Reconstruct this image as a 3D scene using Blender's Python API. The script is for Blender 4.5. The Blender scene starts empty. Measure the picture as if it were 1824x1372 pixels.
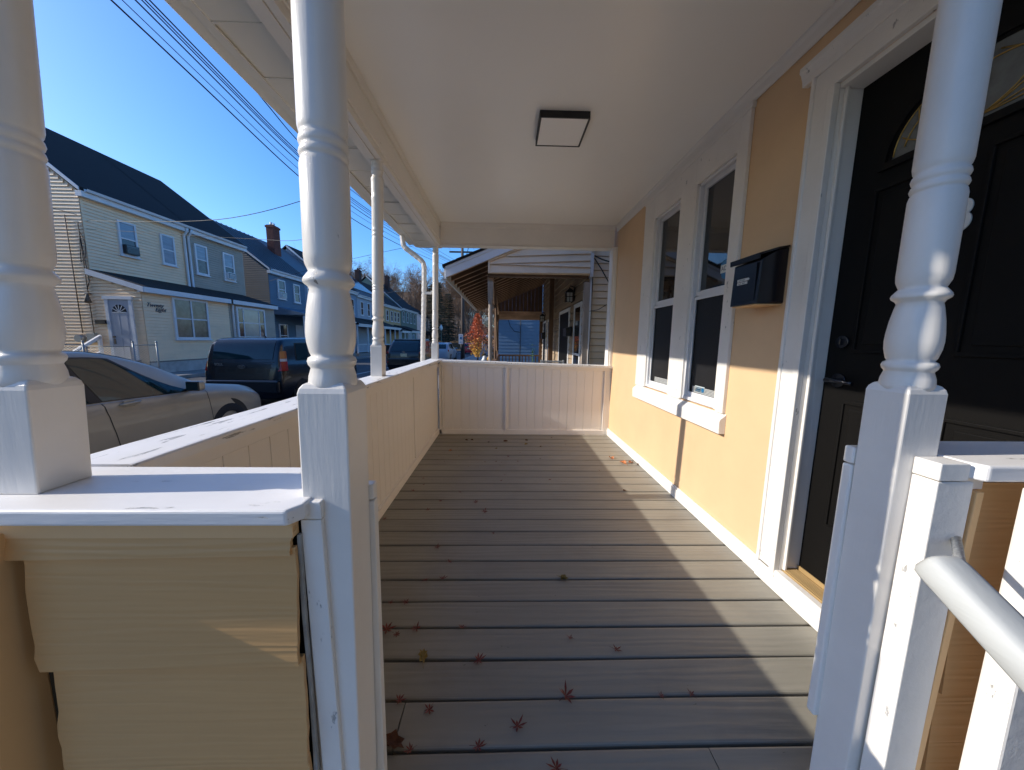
import bpy, bmesh, math, random
import numpy as np
from mathutils import Vector, Matrix, noise
random.seed(7)
S = bpy.context.scene
COL = S.collection
PI = math.pi

# ------------------------------------------------------------------ camera
cam = bpy.data.cameras.new("camera")
cam.sensor_width = 36.0
cam.lens = 36.0 * 600.0 / 1824.0
cam.clip_start = 0.02
cam.clip_end = 1500
camo = bpy.data.objects.new("camera", cam)
COL.objects.link(camo)
camo.matrix_world = Matrix(((0.99964575, -0.00964825, -0.02480482, 0),
                            (-0.0233059, 0.13275318, -0.99087508, 0),
                            (0.01285313, 0.99110217, 0.13248129, 1.2),
                            (0, 0, 0, 1)))
S.camera = camo
# ------------------------------------------------------------------ sky and sun
SUN = Vector((1.0, 0.05, -0.53)).normalized()      # the way the light travels
elev = math.asin(-SUN.z)
w = bpy.data.worlds.new("World")
S.world = w
w.use_nodes = True
nt = w.node_tree
sky = nt.nodes.new('ShaderNodeTexSky')
sky.sky_type = 'NISHITA'
sky.sun_disc = False
sky.sun_elevation = elev
sky.sun_rotation = -math.pi / 2
sky.altitude = 0
sky.air_density = 1.0
sky.dust_density = 1.0
sky.ozone_density = 6.0
hsv = nt.nodes.new('ShaderNodeHueSaturation')
hsv.inputs['Saturation'].default_value = 1.2
hsv.inputs['Hue'].default_value = .505
nt.links.new(sky.outputs[0], hsv.inputs['Color'])
nt.links.new(hsv.outputs[0], nt.nodes['Background'].inputs[0])
nt.nodes['Background'].inputs[1].default_value = 0.12
sun = bpy.data.lights.new("sun", 'SUN')
sun.energy = 2.4
sun.angle = math.radians(0.5)
sun.color = (1.0, 0.93, 0.83)
suno = bpy.data.objects.new("sun", sun)
COL.objects.link(suno)
suno.rotation_euler = SUN.to_track_quat('-Z', 'Y').to_euler()
S.view_settings.view_transform = 'Standard'
S.view_settings.look = 'None'
S.view_settings.gamma = 1
S.view_settings.use_curve_mapping = False
S.view_settings.exposure = 1.12
S.cycles.max_bounces = 10
S.cycles.diffuse_bounces = 8

# ------------------------------------------------------------------ helpers
class MB:
    def __init__(s):
        s.v = []; s.f = []; s.m = []; s.s = []
    def add(s, vs, fs, mi=0, sm=False):
        n = len(s.v)
        s.v += [tuple(p) for p in vs]
        for f in fs:
            s.f.append([n + i for i in f]); s.m.append(mi); s.s.append(sm)
        return s
    def box(s, x0, x1, y0, y1, z0, z1, mi=0):
        if x0 > x1: x0, x1 = x1, x0
        if y0 > y1: y0, y1 = y1, y0
        if z0 > z1: z0, z1 = z1, z0
        return s.hexa([(x0,y0,z0),(x1,y0,z0),(x1,y1,z0),(x0,y1,z0),(x0,y0,z1),(x1,y0,z1),(x1,y1,z1),(x0,y1,z1)], mi)
    def hexa(s, p, mi=0):
        return s.add(p, [(3,2,1,0),(4,5,6,7),(0,1,5,4),(1,2,6,5),(2,3,7,6),(3,0,4,7)], mi)
    def obox(s, c, ax, ay, az, mi=0):
        c = Vector(c); ax = Vector(ax); ay = Vector(ay); az = Vector(az)
        P = [c - ax - ay - az, c + ax - ay - az, c + ax + ay - az, c - ax + ay - az,
             c - ax - ay + az, c + ax - ay + az, c + ax + ay + az, c - ax + ay + az]
        return s.hexa(P, mi)
    def bar(s, a, b, w, h, mi=0, up=(0,0,1)):
        a = Vector(a); b = Vector(b); d = (b - a)
        u = Vector(up); x = d.cross(u)
        if x.length < 1e-6: x = d.cross(Vector((0,1,0)))
        x.normalize(); u = x.cross(d).normalized()
        return s.obox((a + b) / 2, x * w / 2, d / 2, u * h / 2, mi)
    def prism(s, poly, ax, a, b, mi=0):
        # poly in the two other axes, extruded along ax from a to b
        def mk(p, t):
            if ax == 0: return (t, p[0], p[1])
            if ax == 1: return (p[0], t, p[1])
            return (p[0], p[1], t)
        n = len(poly)
        vs = [mk(p, a) for p in poly] + [mk(p, b) for p in poly]
        fs = [tuple(range(n)), tuple(range(2*n-1, n-1, -1))]
        fs += [(i, i+n, (i+1) % n + n, (i+1) % n) for i in range(n)]
        return s.add(vs, fs, mi)
    def tube(s, pts, r, n=6, mi=0, cap=True, sm=True):
        pts = [Vector(p) for p in pts]
        rs = r if isinstance(r, (list, tuple)) else [r] * len(pts)
        vs = []; fs = []
        pu = None
        for i, p in enumerate(pts):
            d = (pts[min(i+1, len(pts)-1)] - pts[max(i-1, 0)]).normalized()
            if pu is None:
                u = Vector((0,0,1)) if abs(d.z) < .9 else Vector((1,0,0))
            else: u = pu
            u = (u - d * u.dot(d)).normalized(); pu = u
            x = d.cross(u)
            for k in range(n):
                a = 2 * PI * k / n
                vs.append(p + (u * math.cos(a) + x * math.sin(a)) * rs[i])
        for i in range(len(pts)-1):
            for k in range(n):
                fs.append((i*n+k, i*n+(k+1) % n, (i+1)*n+(k+1) % n, (i+1)*n+k))
        s.add(vs, fs, mi, sm)
        if cap:
            s.add(vs[:n], [tuple(range(n-1, -1, -1))], mi)
            s.add(vs[-n:], [tuple(range(n))], mi)
        return s
    def lathe(s, prof, cx, cy, n=32, mi=0, lean=(0,0), z0=0, sm=True, squash=1):
        # prof: (z, r); lean: dx, dy per metre above z0
        vs = []; fs = []
        for z, r in prof:
            for k in range(n):
                a = 2*PI*(k+.5)/n
                vs.append((cx + lean[0]*(z-z0) + r*math.cos(a), cy + lean[1]*(z-z0) + r*math.sin(a), z))
        for i in range(len(prof)-1):
            for k in range(n):
                fs.append((i*n+k, i*n+(k+1) % n, (i+1)*n+(k+1) % n, (i+1)*n+k))
        s.add(vs, fs, mi, sm)
        s.add(vs[:n], [tuple(range(n-1, -1, -1))], mi)
        s.add(vs[-n:], [tuple(range(n))], mi)
        return s
    def laps(s, ax, c, a0, a1, z0, z1, lap, d, mi=0, top=None):
        # clapboards on a wall: ax = 0 wall plane X=c facing sign(d); ax = 1 wall plane Y=c
        z = z0
        while z < z1 - 1e-4:
            zt = min(z + lap, z1)
            b0, b1 = a0, a1
            if top:
                b0, b1 = top(z, zt)
                if b1 - b0 < .02: break
            zs = max(z + .02, zt - .014)
            P = [(b0, c + d, z), (b1, c + d, z), (b1, c + d*.45, zs), (b0, c + d*.45, zs), (b0, c + d*.05, z), (b1, c + d*.05, z), (b1, c + d*.05, zs), (b0, c + d*.05, zs)]
            if ax == 0: P = [(q[1], q[0], q[2]) for q in P]
            s.add(P, [(0,1,2,3), (4,5,1,0), (3,2,6,7)], mi)
            z += lap
        return s
    def build(s, name, mats, parent=None, label=None, cat=None, group=None, kind=None, bev=0, loc=None, seg=2):
        me = bpy.data.meshes.new(name)
        if parent is not None: org = WL[parent.name]
        elif loc is not None: org = Vector(loc)
        else:
            a = np.array(s.v); lo = a.min(0); hi = a.max(0)
            org = Vector(((lo[0]+hi[0])/2, (lo[1]+hi[1])/2, lo[2]))
        me.from_pydata([(p[0]-org[0], p[1]-org[1], p[2]-org[2]) for p in s.v], [], s.f)
        if not isinstance(mats, (list, tuple)): mats = [mats]
        for m in mats: me.materials.append(m)
        me.polygons.foreach_set('material_index', s.m)
        me.polygons.foreach_set('use_smooth', s.s)
        me.update()
        bm = bmesh.new(); bm.from_mesh(me)
        bmesh.ops.remove_doubles(bm, verts=bm.verts, dist=1e-5)
        bmesh.ops.recalc_face_normals(bm, faces=bm.faces)
        bm.to_mesh(me); bm.free()
        o = bpy.data.objects.new(name, me)
        COL.objects.link(o)
        if parent is not None: o.parent = parent
        else: o.location = org
        WL[o.name] = Vector(org)
        if bev:
            md = o.modifiers.new('edge', 'BEVEL'); md.width = bev; md.segments = seg; md.limit_method = 'ANGLE'; md.angle_limit = math.radians(40)
            for p in me.polygons: pass
        tag(o, label, cat, group, kind)
        return o

WL = {}
def tag(o, label=None, cat=None, group=None, kind=None):
    if label: o['label'] = label
    if cat: o['category'] = cat
    if group: o['group'] = group
    if kind: o['kind'] = kind
    return o
def thing(name, loc, label, cat, group=None):
    o = bpy.data.objects.new(name, None); o.empty_display_size = .1
    COL.objects.link(o); o.location = loc
    WL[o.name] = Vector(loc)
    return tag(o, label, cat, group)
def inst(src, parent=None, loc=None, rot=None, scale=None, label=None):
    c = src.copy(); COL.objects.link(c)
    if parent is not None: c.parent = parent
    if loc is not None: c.location = loc
    if rot is not None: c.rotation_euler = rot
    if scale is not None: c.scale = scale
    if label: c['label'] = label
    WL[c.name] = WL[src.name]
    return c
def place(src_mesh, name, mats, parent, world, rot=(0,0,0), scale=(1,1,1)):
    o = bpy.data.objects.new(name, src_mesh); COL.objects.link(o)
    o.parent = parent
    base = WL[parent.name] if parent is not None else Vector((0,0,0))
    o.location = Vector(world) - base
    o.rotation_euler = rot; o.scale = scale
    WL[o.name] = base
    return o
def mesh_of(mb, name, mats):
    me = bpy.data.meshes.new(name)
    me.from_pydata(mb.v, [], mb.f)
    for m in (mats if isinstance(mats, (list, tuple)) else [mats]): me.materials.append(m)
    me.polygons.foreach_set('material_index', mb.m)
    me.polygons.foreach_set('use_smooth', mb.s)
    bm = bmesh.new(); bm.from_mesh(me)
    bmesh.ops.remove_doubles(bm, verts=bm.verts, dist=1e-5)
    bmesh.ops.recalc_face_normals(bm, faces=bm.faces)
    bm.to_mesh(me); bm.free()
    return me
def text_mesh(txt, name, mat, size, M4, parent, extrude=.002, shear=0, bold=0):
    cu = bpy.data.curves.new(name, 'FONT'); cu.body = txt; cu.size = size; cu.extrude = extrude
    cu.align_x = 'CENTER'; cu.align_y = 'CENTER'; cu.shear = shear; cu.offset = bold
    t = bpy.data.objects.new(name, cu); COL.objects.link(t)
    bpy.context.view_layer.update()
    dg = bpy.context.evaluated_depsgraph_get()
    me = bpy.data.meshes.new_from_object(t.evaluated_get(dg))
    bpy.data.objects.remove(t)
    me.name = name
    me.materials.clear(); me.materials.append(mat)
    base = WL[parent.name]
    M = Matrix.Translation(-base) @ M4
    me.transform(M)
    o = bpy.data.objects.new(name, me); COL.objects.link(o); o.parent = parent
    WL[o.name] = base
    return o
def frame(origin, xdir, ydir):
    x = Vector(xdir).normalized(); y = Vector(ydir).normalized(); z = x.cross(y)
    return Matrix(((x.x,y.x,z.x,origin[0]),(x.y,y.y,z.y,origin[1]),(x.z,y.z,z.z,origin[2]),(0,0,0,1)))

# ------------------------------------------------------------------ materials
def mat(name, col, rough=.55, var=.1, vs=3.0, stretch=(1,1,1), bump=0, bs=30, bstretch=None, spec=.5, metal=0,
        col2=None, thr=None, ts=20, tstretch=(1,1,1), coat=0, bdist=.002, dirt=None, wav=None):
    m = bpy.data.materials.new(name); m.use_nodes = True
    n = m.node_tree.nodes; l = m.node_tree.links
    b = n['Principled BSDF']
    b.inputs['Roughness'].default_value = rough
    b.inputs['Specular IOR Level'].default_value = spec
    b.inputs['Metallic'].default_value = metal
    if coat:
        b.inputs['Coat Weight'].default_value = coat; b.inputs['Coat Roughness'].default_value = .03
    tc = n.new('ShaderNodeTexCoord')
    def mp(st):
        k = n.new('ShaderNodeMapping'); k.inputs['Scale'].default_value = st
        l.new(tc.outputs['Object'], k.inputs[0]); return k.outputs[0]
    def nz(sc, st, det=5, ro=.6, dis=0):
        k = n.new('ShaderNodeTexNoise'); k.inputs['Scale'].default_value = sc; k.inputs['Detail'].default_value = det
        k.inputs['Roughness'].default_value = ro; k.inputs['Distortion'].default_value = dis
        l.new(mp(st), k.inputs[0]); return k.outputs[0]
    c0 = tuple(max(0, c*(1-var)) for c in col[:3]) + (1,)
    c1 = tuple(min(1, c*(1+var)) for c in col[:3]) + (1,)
    r = n.new('ShaderNodeValToRGB')
    r.color_ramp.elements[0].position = .3; r.color_ramp.elements[1].position = .7
    r.color_ramp.elements[0].color = c0; r.color_ramp.elements[1].color = c1
    l.new(nz(vs, stretch), r.inputs[0])
    out = r.outputs[0]
    tfac = None
    if col2 is not None:
        t = n.new('ShaderNodeValToRGB')
        t.color_ramp.elements[0].position = thr; t.color_ramp.elements[1].position = thr + .03
        t.color_ramp.elements[0].color = (0,0,0,1); t.color_ramp.elements[1].color = (1,1,1,1)
        l.new(nz(ts, tstretch, 6, .65), t.inputs[0])
        mx = n.new('ShaderNodeMix'); mx.data_type = 'RGBA'
        l.new(t.outputs[0], mx.inputs[0]); l.new(out, mx.inputs[6]); mx.inputs[7].default_value = tuple(col2[:3]) + (1,)
        out = mx.outputs[2]; tfac = t.outputs[0]
    if dirt is not None:      # (colour, amount) large soft stains
        t = n.new('ShaderNodeValToRGB')
        t.color_ramp.elements[0].position = .5; t.color_ramp.elements[1].position = .75
        t.color_ramp.elements[0].color = (0,0,0,1); t.color_ramp.elements[1].color = (dirt[1],)*3 + (1,)
        l.new(nz(1.7, (1,1,1), 8, .7, .4), t.inputs[0])
        mx = n.new('ShaderNodeMix'); mx.data_type = 'RGBA'
        l.new(t.outputs[0], mx.inputs[0]); l.new(out, mx.inputs[6]); mx.inputs[7].default_value = tuple(dirt[0]) + (1,)
        out = mx.outputs[2]
    l.new(out, b.inputs['Base Color'])
    if bump:
        bp = n.new('ShaderNodeBump'); bp.inputs['Strength'].default_value = bump; bp.inputs['Distance'].default_value = bdist
        h = nz(bs, bstretch or stretch, 6, .62, .5 if wav else 0)
        if tfac is not None:
            sb = n.new('ShaderNodeMath'); sb.operation = 'MULTIPLY_ADD'; sb.inputs[1].default_value = -.6
            l.new(tfac, sb.inputs[0]); l.new(h, sb.inputs[2]); h = sb.outputs[0]
        if wav:
            wv = n.new('ShaderNodeTexWave'); wv.inputs['Scale'].default_value = wav[0]; wv.inputs['Distortion'].default_value = wav[1]
            wv.inputs['Detail'].default_value = 3; wv.inputs['Detail Scale'].default_value = wav[3] if len(wav) > 3 else 1.5
            wv.bands_direction = wav[2]
            l.new(mp(bstretch or stretch), wv.inputs[0])
            sb = n.new('ShaderNodeMath'); sb.operation = 'MULTIPLY_ADD'; sb.inputs[1].default_value = .6
            l.new(wv.outputs[1], sb.inputs[0]); l.new(h, sb.inputs[2]); h = sb.outputs[0]
        l.new(h, bp.inputs['Height']); l.new(bp.outputs[0], b.inputs['Normal'])
    return m

WH = (.79, .75, .685)
M = {}
M['white'] = mat('white_gloss_paint', WH, .38, .04, 6, bump=.35, bs=80, bstretch=(1,1,.10), bdist=.0015, dirt=((.66,.63,.58), .35))
M['post'] = mat('post_paint', WH, .30, .03, 8, bump=.6, bs=70, bstretch=(1,1,.1), bdist=.0015, col2=(.42,.36,.29), thr=.70, ts=22, tstretch=(1,1,.45))
M['postworn'] = mat('post_paint_worn', WH, .30, .03, 8, bump=.6, bs=70, bstretch=(1,1,.1), bdist=.0015, col2=(.30,.27,.23), thr=.655, ts=40, tstretch=(1,1,.4))
M['cap'] = mat('peeling_cap_paint', (.84,.815,.78), .42, .04, 5, bump=.8, bs=30, bstretch=(1,.14,1), bdist=.002, col2=(.36,.35,.33), thr=.60, ts=55, tstretch=(1,.13,1))
M['capx'] = mat('near_cap_paint', (.84,.815,.78), .40, .04, 5, bump=.7, bs=35, bstretch=(.14,1,1), bdist=.002, col2=(.38,.37,.35), thr=.64, ts=50, tstretch=(.16,1,1))
M['trim'] = mat('trim_paint', (.81,.775,.715), .38, .03, 4, bump=.4, bs=35, bdist=.0015)
M['trimworn'] = mat('trim_paint_worn', (.81,.775,.715), .40, .04, 4, bump=.7, bs=40, bdist=.002, col2=(.40,.39,.37), thr=.655, ts=30, tstretch=(1,1,.4))
M['panel'] = mat('cream_panel_paint', (.86,.81,.74), .45, .03, 4, bump=.25, bs=60, bstretch=(1,1,.1), bdist=.0015)
M['ceiling'] = mat('ceiling_paint', (.86,.84,.80), .28, .02, 1.2, bump=.12, bs=3, bdist=.01)
M['soffit'] = mat('soffit_vinyl', (.80,.76,.67), .4, .03, 2)
M['gutter'] = mat('gutter_aluminium_paint', (.80,.74,.62), .35, .04, 3, bump=.05, bs=10)
M['peach'] = mat('peach_wall_paint', (.73,.50,.285), .48, .05, 2.3, bump=.3, bs=22, bdist=.003, dirt=((.66,.43,.24), .35), col2=(.42,.24,.11), thr=.70, ts=26, tstretch=(1,1,.35))
M['peachside'] = mat('peach_siding_paint', (.66,.38,.15), .45, .06, 3, stretch=(.6,1,2), bump=.4, bs=6, bstretch=(.35,1,5), bdist=.002, wav=(3.4, 14, 'Z', 1.2))
M['peachtrim'] = mat('peach_trim_paint', (.78,.50,.24), .45, .05, 3, bump=.3, bs=40)
M['fibre'] = mat('raw_cement_edge', (.34,.34,.32), .9, .2, 30, bump=.8, bs=90)
M['deck'] = mat('deck_paint', (.265,.248,.205), .45, .10, 5, stretch=(.25,1,1), bump=.7, bs=14, bstretch=(.10,1,1), bdist=.002, wav=(9, 9, 'Y', 1.3), col2=(.10,.085,.07), thr=.69, ts=32, tstretch=(.5,1,1), dirt=((.18,.165,.145), .6))
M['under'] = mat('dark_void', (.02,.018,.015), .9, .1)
M['black'] = mat('black_plastic', (.012,.012,.013), .35, .1)
M['blackdoor'] = mat('black_door_paint', (.006,.0055,.005), .5, .15, spec=.14, vs= 3, bump=.1, bs=60, bstretch=(1,1,.2))
M['blackmetal'] = mat('black_gloss_metal', (.010,.011,.016), .22, .1)
M['brass'] = mat('brass_caming', (.50,.33,.10), .35, .1, metal=.9)
M['fanglass'] = mat('frosted_fan_glass', (.13,.135,.12), .22, .25, 20, bump=.3, bs=60)
M['diffuser'] = mat('lamp_diffuser', (.88,.86,.83), .35, .01)
M['woodthr'] = mat('oak_threshold', (.40,.27,.12), .4, .2, 8, stretch=(3,.3,1), bump=.3, bs=30, bstretch=(3,.2,1))
M['pane'] = mat('window_pane', (.010,.011,.012), .03, .3, 2, spec=.8)
M['screen'] = mat('insect_screen', (.012,.012,.013), .5, .2, 90, spec=.3)
M['vinyl'] = mat('vinyl_window_white', (.76,.76,.77), .3, .02)
M['silver'] = mat('old_blind_strip', (.45,.46,.45), .6, .35, 60, stretch=(1,3,6))
M['blue'] = mat('sticker_blue', (.02,.16,.34), .3, .05)
M['pale'] = mat('sticker_pale', (.55,.62,.64), .35, .05)
M['label'] = mat('label_white', (.66,.68,.66), .4, .04)
M['ink'] = mat('ink_grey', (.10,.11,.12), .5, .1)
M['greywood'] = mat('handrail_grey_paint', (.46,.47,.45), .6, .18, 6, stretch=(1,.15,1), bump=.8, bs=50, bstretch=(1,.08,1), bdist=.0015)
M['leafr'] = mat('red_maple_leaf', (.17,.018,.010), .5, .45, 40)
M['leafb'] = mat('brown_leaf', (.12,.045,.02), .6, .4, 40)
M['leafo'] = mat('orange_leaf', (.46,.15,.035), .5, .3, 40)
M['leafy'] = mat('yellow_leaf', (.26,.18,.04), .5, .3, 40)
M['asphalt'] = mat('asphalt', (.060,.060,.062), .85, .25, .8, bump=.5, bs=60, dirt=((.10,.10,.10), .5))
M['concrete'] = mat('pavement_concrete', (.26,.25,.23), .85, .15, 2, bump=.4, bs=40, dirt=((.15,.14,.12), .6))
M['earth'] = mat('earth_and_dry_grass', (.11,.10,.05), .95, .35, 1.5, bump=1, bs=8, bdist=.05)
M['leaflitter'] = mat('leaf_litter', (.17,.10,.045), .95, .45, 2.5, bump=1, bs=3, bdist=.2)
# ------------------------------------------------------------------ ground, street
def gz(y):
    if y < 12: return -.42
    if y < 60: return -.42 - .010 * (y - 12)
    return -.90
ys = [-60, -20, 0, 12, 20, 30, 40, 50, 60, 66, 300]
def strip(name, x0, x1, dz, m, y0=-60, y1=66, label=None, thick=0, kind='structure'):
    mb = MB(); yy = [y for y in ys if y0 < y < y1]; yy = [y0] + yy + [y1]
    vs = []; fs = []
    for y in yy: vs += [(x0, y, gz(y)+dz), (x1, y, gz(y)+dz)]
    for i in range(len(yy)-1): fs.append((2*i, 2*i+1, 2*i+3, 2*i+2))
    n = len(vs)
    if thick:
        vs += [(v[0], v[1], v[2]-thick) for v in vs]
        for i in range(len(yy)-1):
            fs.append((2*i, 2*i+2, 2*i+2+n, 2*i+n)); fs.append((2*i+1, 2*i+3, 2*i+3+n, 2*i+1+n))
    mb.add(vs, fs)
    return mb.build(name, m, kind=kind, loc=(0,0,0))
strip('ground', -250, 250, -.004, M['earth'], -60, 300)
strip('road', -12.4, -3.55, .002, M['asphalt'], -60, 62)
strip('cross_road', -60, 30, .006, M['asphalt'], 58.5, 65)
strip('pavement', -3.55, -1.6, .12, M['concrete'], -60, 58, thick=.2)
strip('pavement', -14.05, -12.4, .12, M['concrete'], -60, 58, thick=.2)
strip('front_path', -1.6, 1.3, .05, M['concrete'], -14, .3, thick=.1)
for x in (-6.75,):  # one thin pale strip running along the asphalt
    strip('pale_road_strip', x-.05, x+.05, .006, mat('pale_strip_%d' % abs(x*10), (.5,.5,.48), .8, .2), -20, 56)

# ------------------------------------------------------------------ porch floor of planks
fl = thing('porch_floor', (.25, 2.3, 0), None, None); fl['kind'] = 'structure'

b = MB(); b.box(-.93, 1.36, .46, 4.33, -.40, -.12); b.build('floor_joist_frame', M['under'], fl)
def plank_mesh(x0, x1, w, seed):
    r = random.Random(seed)
    mb = MB()
    n = 10; h = .0; rd = .005
    prof = [(-w/2, -.03), (-w/2, -rd), (-w/2+rd*.4, -rd*.3), (-w/2+rd*1.5, 0), (0, r.uniform(-.0006, .0006)), (w/2-rd*1.5, 0), (w/2-rd*.4, -rd*.3), (w/2, -rd), (w/2, -.03)]
    vs = []; fs = []
    k = len(prof)
    ph = r.random()*9
    for i in range(n+1):
        x = x0 + (x1-x0)*i/n
        dy = .0016*math.sin(x*2.2+ph)
        dzz = .0012*math.sin(x*3.1+ph*2)
        for p in prof: vs.append((x, p[0]+dy, p[1]+dzz))
    for i in range(n):
        for j in range(k-1): fs.append((i*k+j, i*k+j+1, (i+1)*k+j+1, (i+1)*k+j))
    fs.append(tuple(range(k-1, -1, -1))); fs.append(tuple(n*k+j for j in range(k)))
    mb.add(vs, fs)
    return mb
Y = .845 - .1427*2
i = 0
while Y < 4.3:
    y0, y1 = Y + .0050, min(Y + .1427 - .0050, 4.33)
    dz = random.uniform(-.0012, .0012)
    if 0.84 < (Y + .02) < .99:
        pieces = [(-.93, -.3185), (-.3150, 1.362)]
    elif i == 1: pieces = [(-.93, .62), (.623, 1.362)]
    else: pieces = [(-.93, 1.362)]
    for a, c in pieces:
        mb = plank_mesh(a, c, y1-y0, i*7+int(c*10))
        me = mesh_of(mb, 'plank', M['deck'])
        o = place(me, 'plank', M['deck'], fl, (0, (y0+y1)/2, dz))
        # shift so the grain differs from plank to plank
        off = random.uniform(-9, 9)
        for v in me.vertices: v.co.x += off
        o.location.x -= off
    Y += .1427; i += 1

# ------------------------------------------------------------------ the house with the porch
hs = thing('peach_house', (1.36, 1.5, -.42), 'peach painted house wall with white trim, twin sash windows and black front door', 'house')
b = MB()
XW = 1.355; XB = 1.60
dY0, dY1, dZ0, dZ1 = .665, 1.515, .0, 2.25
wY = [(2.06, 2.50), (2.68, 3.165)]; wZ0, wZ1 = .77, 2.31
def wb(y0, y1, z0, z1): b.box(XW, XB, y0, y1, z0, z1)
wb(.42, dY0, -.42, 6.0); wb(dY0, dY1, dZ1, 6.0); wb(dY0, dY1, -.42, 0); wb(dY1, wY[0][0], -.42, 6.0)
wb(wY[0][0], wY[1][1], -.42, wZ0); wb(wY[0][0], wY[1][1], wZ1, 6.0); wb(wY[0][1], wY[1][0], wZ0, wZ1); wb(wY[1][1], 4.36, -.42, 6.0)
b.box(XB, 8, 4.16, 4.36, -.42, 6.0); b.box(XB, 8, .42, .6, -.42, 6.0)
b.build('front_wall', M['peach'], hs)
b = MB(); b.prism([(1.1, 5.9), (1.1, 6.05), (4.8, 8.6), (8.5, 6.05), (8.5, 5.9), (4.8, 8.4)], 1, .2, 4.5)
b.build('house_roof', M['under'], hs)
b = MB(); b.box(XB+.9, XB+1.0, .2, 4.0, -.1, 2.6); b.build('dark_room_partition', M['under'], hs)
# baseboard, crown, corner board
b = MB(); b.box(1.334, XW, 1.596, 4.20, .0, .075); b.box(1.342, XW, 1.596, 4.20, .075, .088)
b.build('baseboard', M['trimworn'], hs, bev=.004)
b = MB(); b.prism([(XW, 2.572), (XW, 2.505), (1.346, 2.50), (1.338, 2.515), (1.334, 2.545), (1.322, 2.56), (1.322, 2.572)], 1, .3, 4.22)
b.build('crown_moulding', M['trim'], hs, bev=.002)
b = MB(); b.box(1.300, XW, 4.195, 4.33, 0, 2.32); b.box(1.322, XW, 4.18, 4.195, .9, 2.32)
b.build('corner_board', M['trim'], hs, bev=.003)
# twin window casing
b = MB()
for (y0, y1) in ((1.985, 2.06), (2.50, 2.68), (3.165, 3.365)):
    b.box(1.334, XW, y0, y1, .77, 2.47)
b.box(1.3345, XW, 2.06, 2.50, wZ1, 2.47); b.box(1.3345, XW, 2.68, 3.165, wZ1, 2.47)
b.box(1.330, XW, 1.975, 3.375, 2.47, 2.50)
b.build('window_casing', M['trimworn'], hs, bev=.003)
b = MB(); b.prism([(XW, .645), (1.315, .645), (1.313, .725), (1.318, .735), (XW, .768)], 1, 1.972, 3.372)
b.build('window_sill', M['trimworn'], hs, bev=.003)
b = MB(); b.box(1.372, 1.50, 2.06, 2.50, wZ0-.01, wZ0+.012)
b.box(1.372, 1.50, 2.68, 3.165, wZ0-.01, wZ0+.012)
for (y0, y1) in wY:   # jamb liner
    b.box(1.3365, 1.50, y0, y0+.02, wZ0+.012, wZ1-.02); b.box(1.3365, 1.50, y1-.02, y1, wZ0+.012, wZ1-.02); b.box(1.3365, 1.50, y0, y1, wZ1-.02, wZ1)
b.build('window_jamb', M['trim'], hs)
for wi, (y0, y1) in enumerate(wY):
    a, c = y0+.02, y1-.02
    zb, zm, zt = .79, 1.545, 2.29
    w_ = MB()   # outer vinyl frame
    w_.box(1.352, 1.372, a, a+.018, zb, zt); w_.box(1.352, 1.372, c-.018, c, zb, zt); w_.box(1.352, 1.372, a, c, zt-.018, zt); w_.box(1.348, 1.395, a, c, zb-.008, zb+.014)
    w_.box(1.372, 1.42, a, a+.010, zb, zt); w_.box(1.372, 1.42, c-.010, c, zb, zt); w_.box(1.372, 1.42, a, c, zt-.010, zt)
    wo = w_.build('window', M['vinyl'], hs, bev=.0015)
    u = MB(); x0, x1 = 1.384, 1.408   # upper sash
    u.box(x0, x1, a+.010, a+.040, zm-.012, zt-.010); u.box(x0, x1, c-.040, c-.010, zm-.012, zt-.010); u.box(x0, x1, a+.040, c-.040, zt-.042, zt-.010); u.box(x0-.002, x1, a+.040, c-.040, zm-.022, zm+.012)
    u.box(x0+.012, x1, a+.046, c-.046, zm+.012, zm+.020)
    u.build('upper_sash', M['vinyl'], wo, bev=.002)
    g = MB(); g.box(1.397, 1.402, a+.038, c-.038, zm, zt-.035); g.build('pane', M['pane'], wo)
    u = MB(); x0, x1 = 1.374, 1.382
    u.box(x0, x1, a+.010, a+.030, zb+.014, zm-.022); u.box(x0, x1, c-.030, c-.010, zb+.014, zm-.022); u.box(x0, x1, a+.030, c-.030, zb+.014, zb+.050); u.box(x0, x1, a+.030, c-.030, zm-.044, zm-.022)
    u.build('lower_sash', M['vinyl'], wo, bev=.002)
    g = MB(); g.box(1.388, 1.392, a+.028, c-.028, zb+.048, zm-.04); g.build('insect_screen', M['screen'], wo)
    g = MB()
    for k in range(5):
        g.box(1.3855, 1.3875, a+.045, c-.10 if wi else c-.06, zb+.052+k*.009, zb+.058+k*.009)
    g.build('woven_strip', M['silver'], wo)
    if wi == 0:
        st = MB()   # shield sticker on the upper glass
        st.prism([(2.125, 1.66), (2.145, 1.612), (2.175, 1.60), (2.205, 1.612), (2.225, 1.66), (2.225, 1.70), (2.195, 1.722), (2.155, 1.722), (2.125, 1.70)], 0, 1.3945, 1.3965)
        st.build('shield_sticker', M['blue'], wo)
        st = MB(); st.box(1.393, 1.3945, 2.128, 2.222, 1.642, 1.692)
        st.build('sticker_band', M['label'], wo)
        text_mesh('ADT', 'sticker_lettering', M['ink'], .040, frame((1.3925, 2.175, 1.667), (0,-1,0), (0,0,1)), wo, .0003)
        st = MB(); st.box(1.3855, 1.3875, 2.27, 2.385, .846, .892)
        st.build('small_sticker', M['pale'], wo)
        st = MB(); st.prism([(2.288+.016*math.cos(t*PI/6), .868+.016*math.sin(t*PI/6)) for t in range(12)], 0, 1.3845, 1.3855)
        for k in range(3): st.box(1.3845, 1.3855, 2.315, 2.375-.01*k, .856+.011*k, .859+.011*k)
        st.build('sticker_print', M['blue'], wo)
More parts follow.
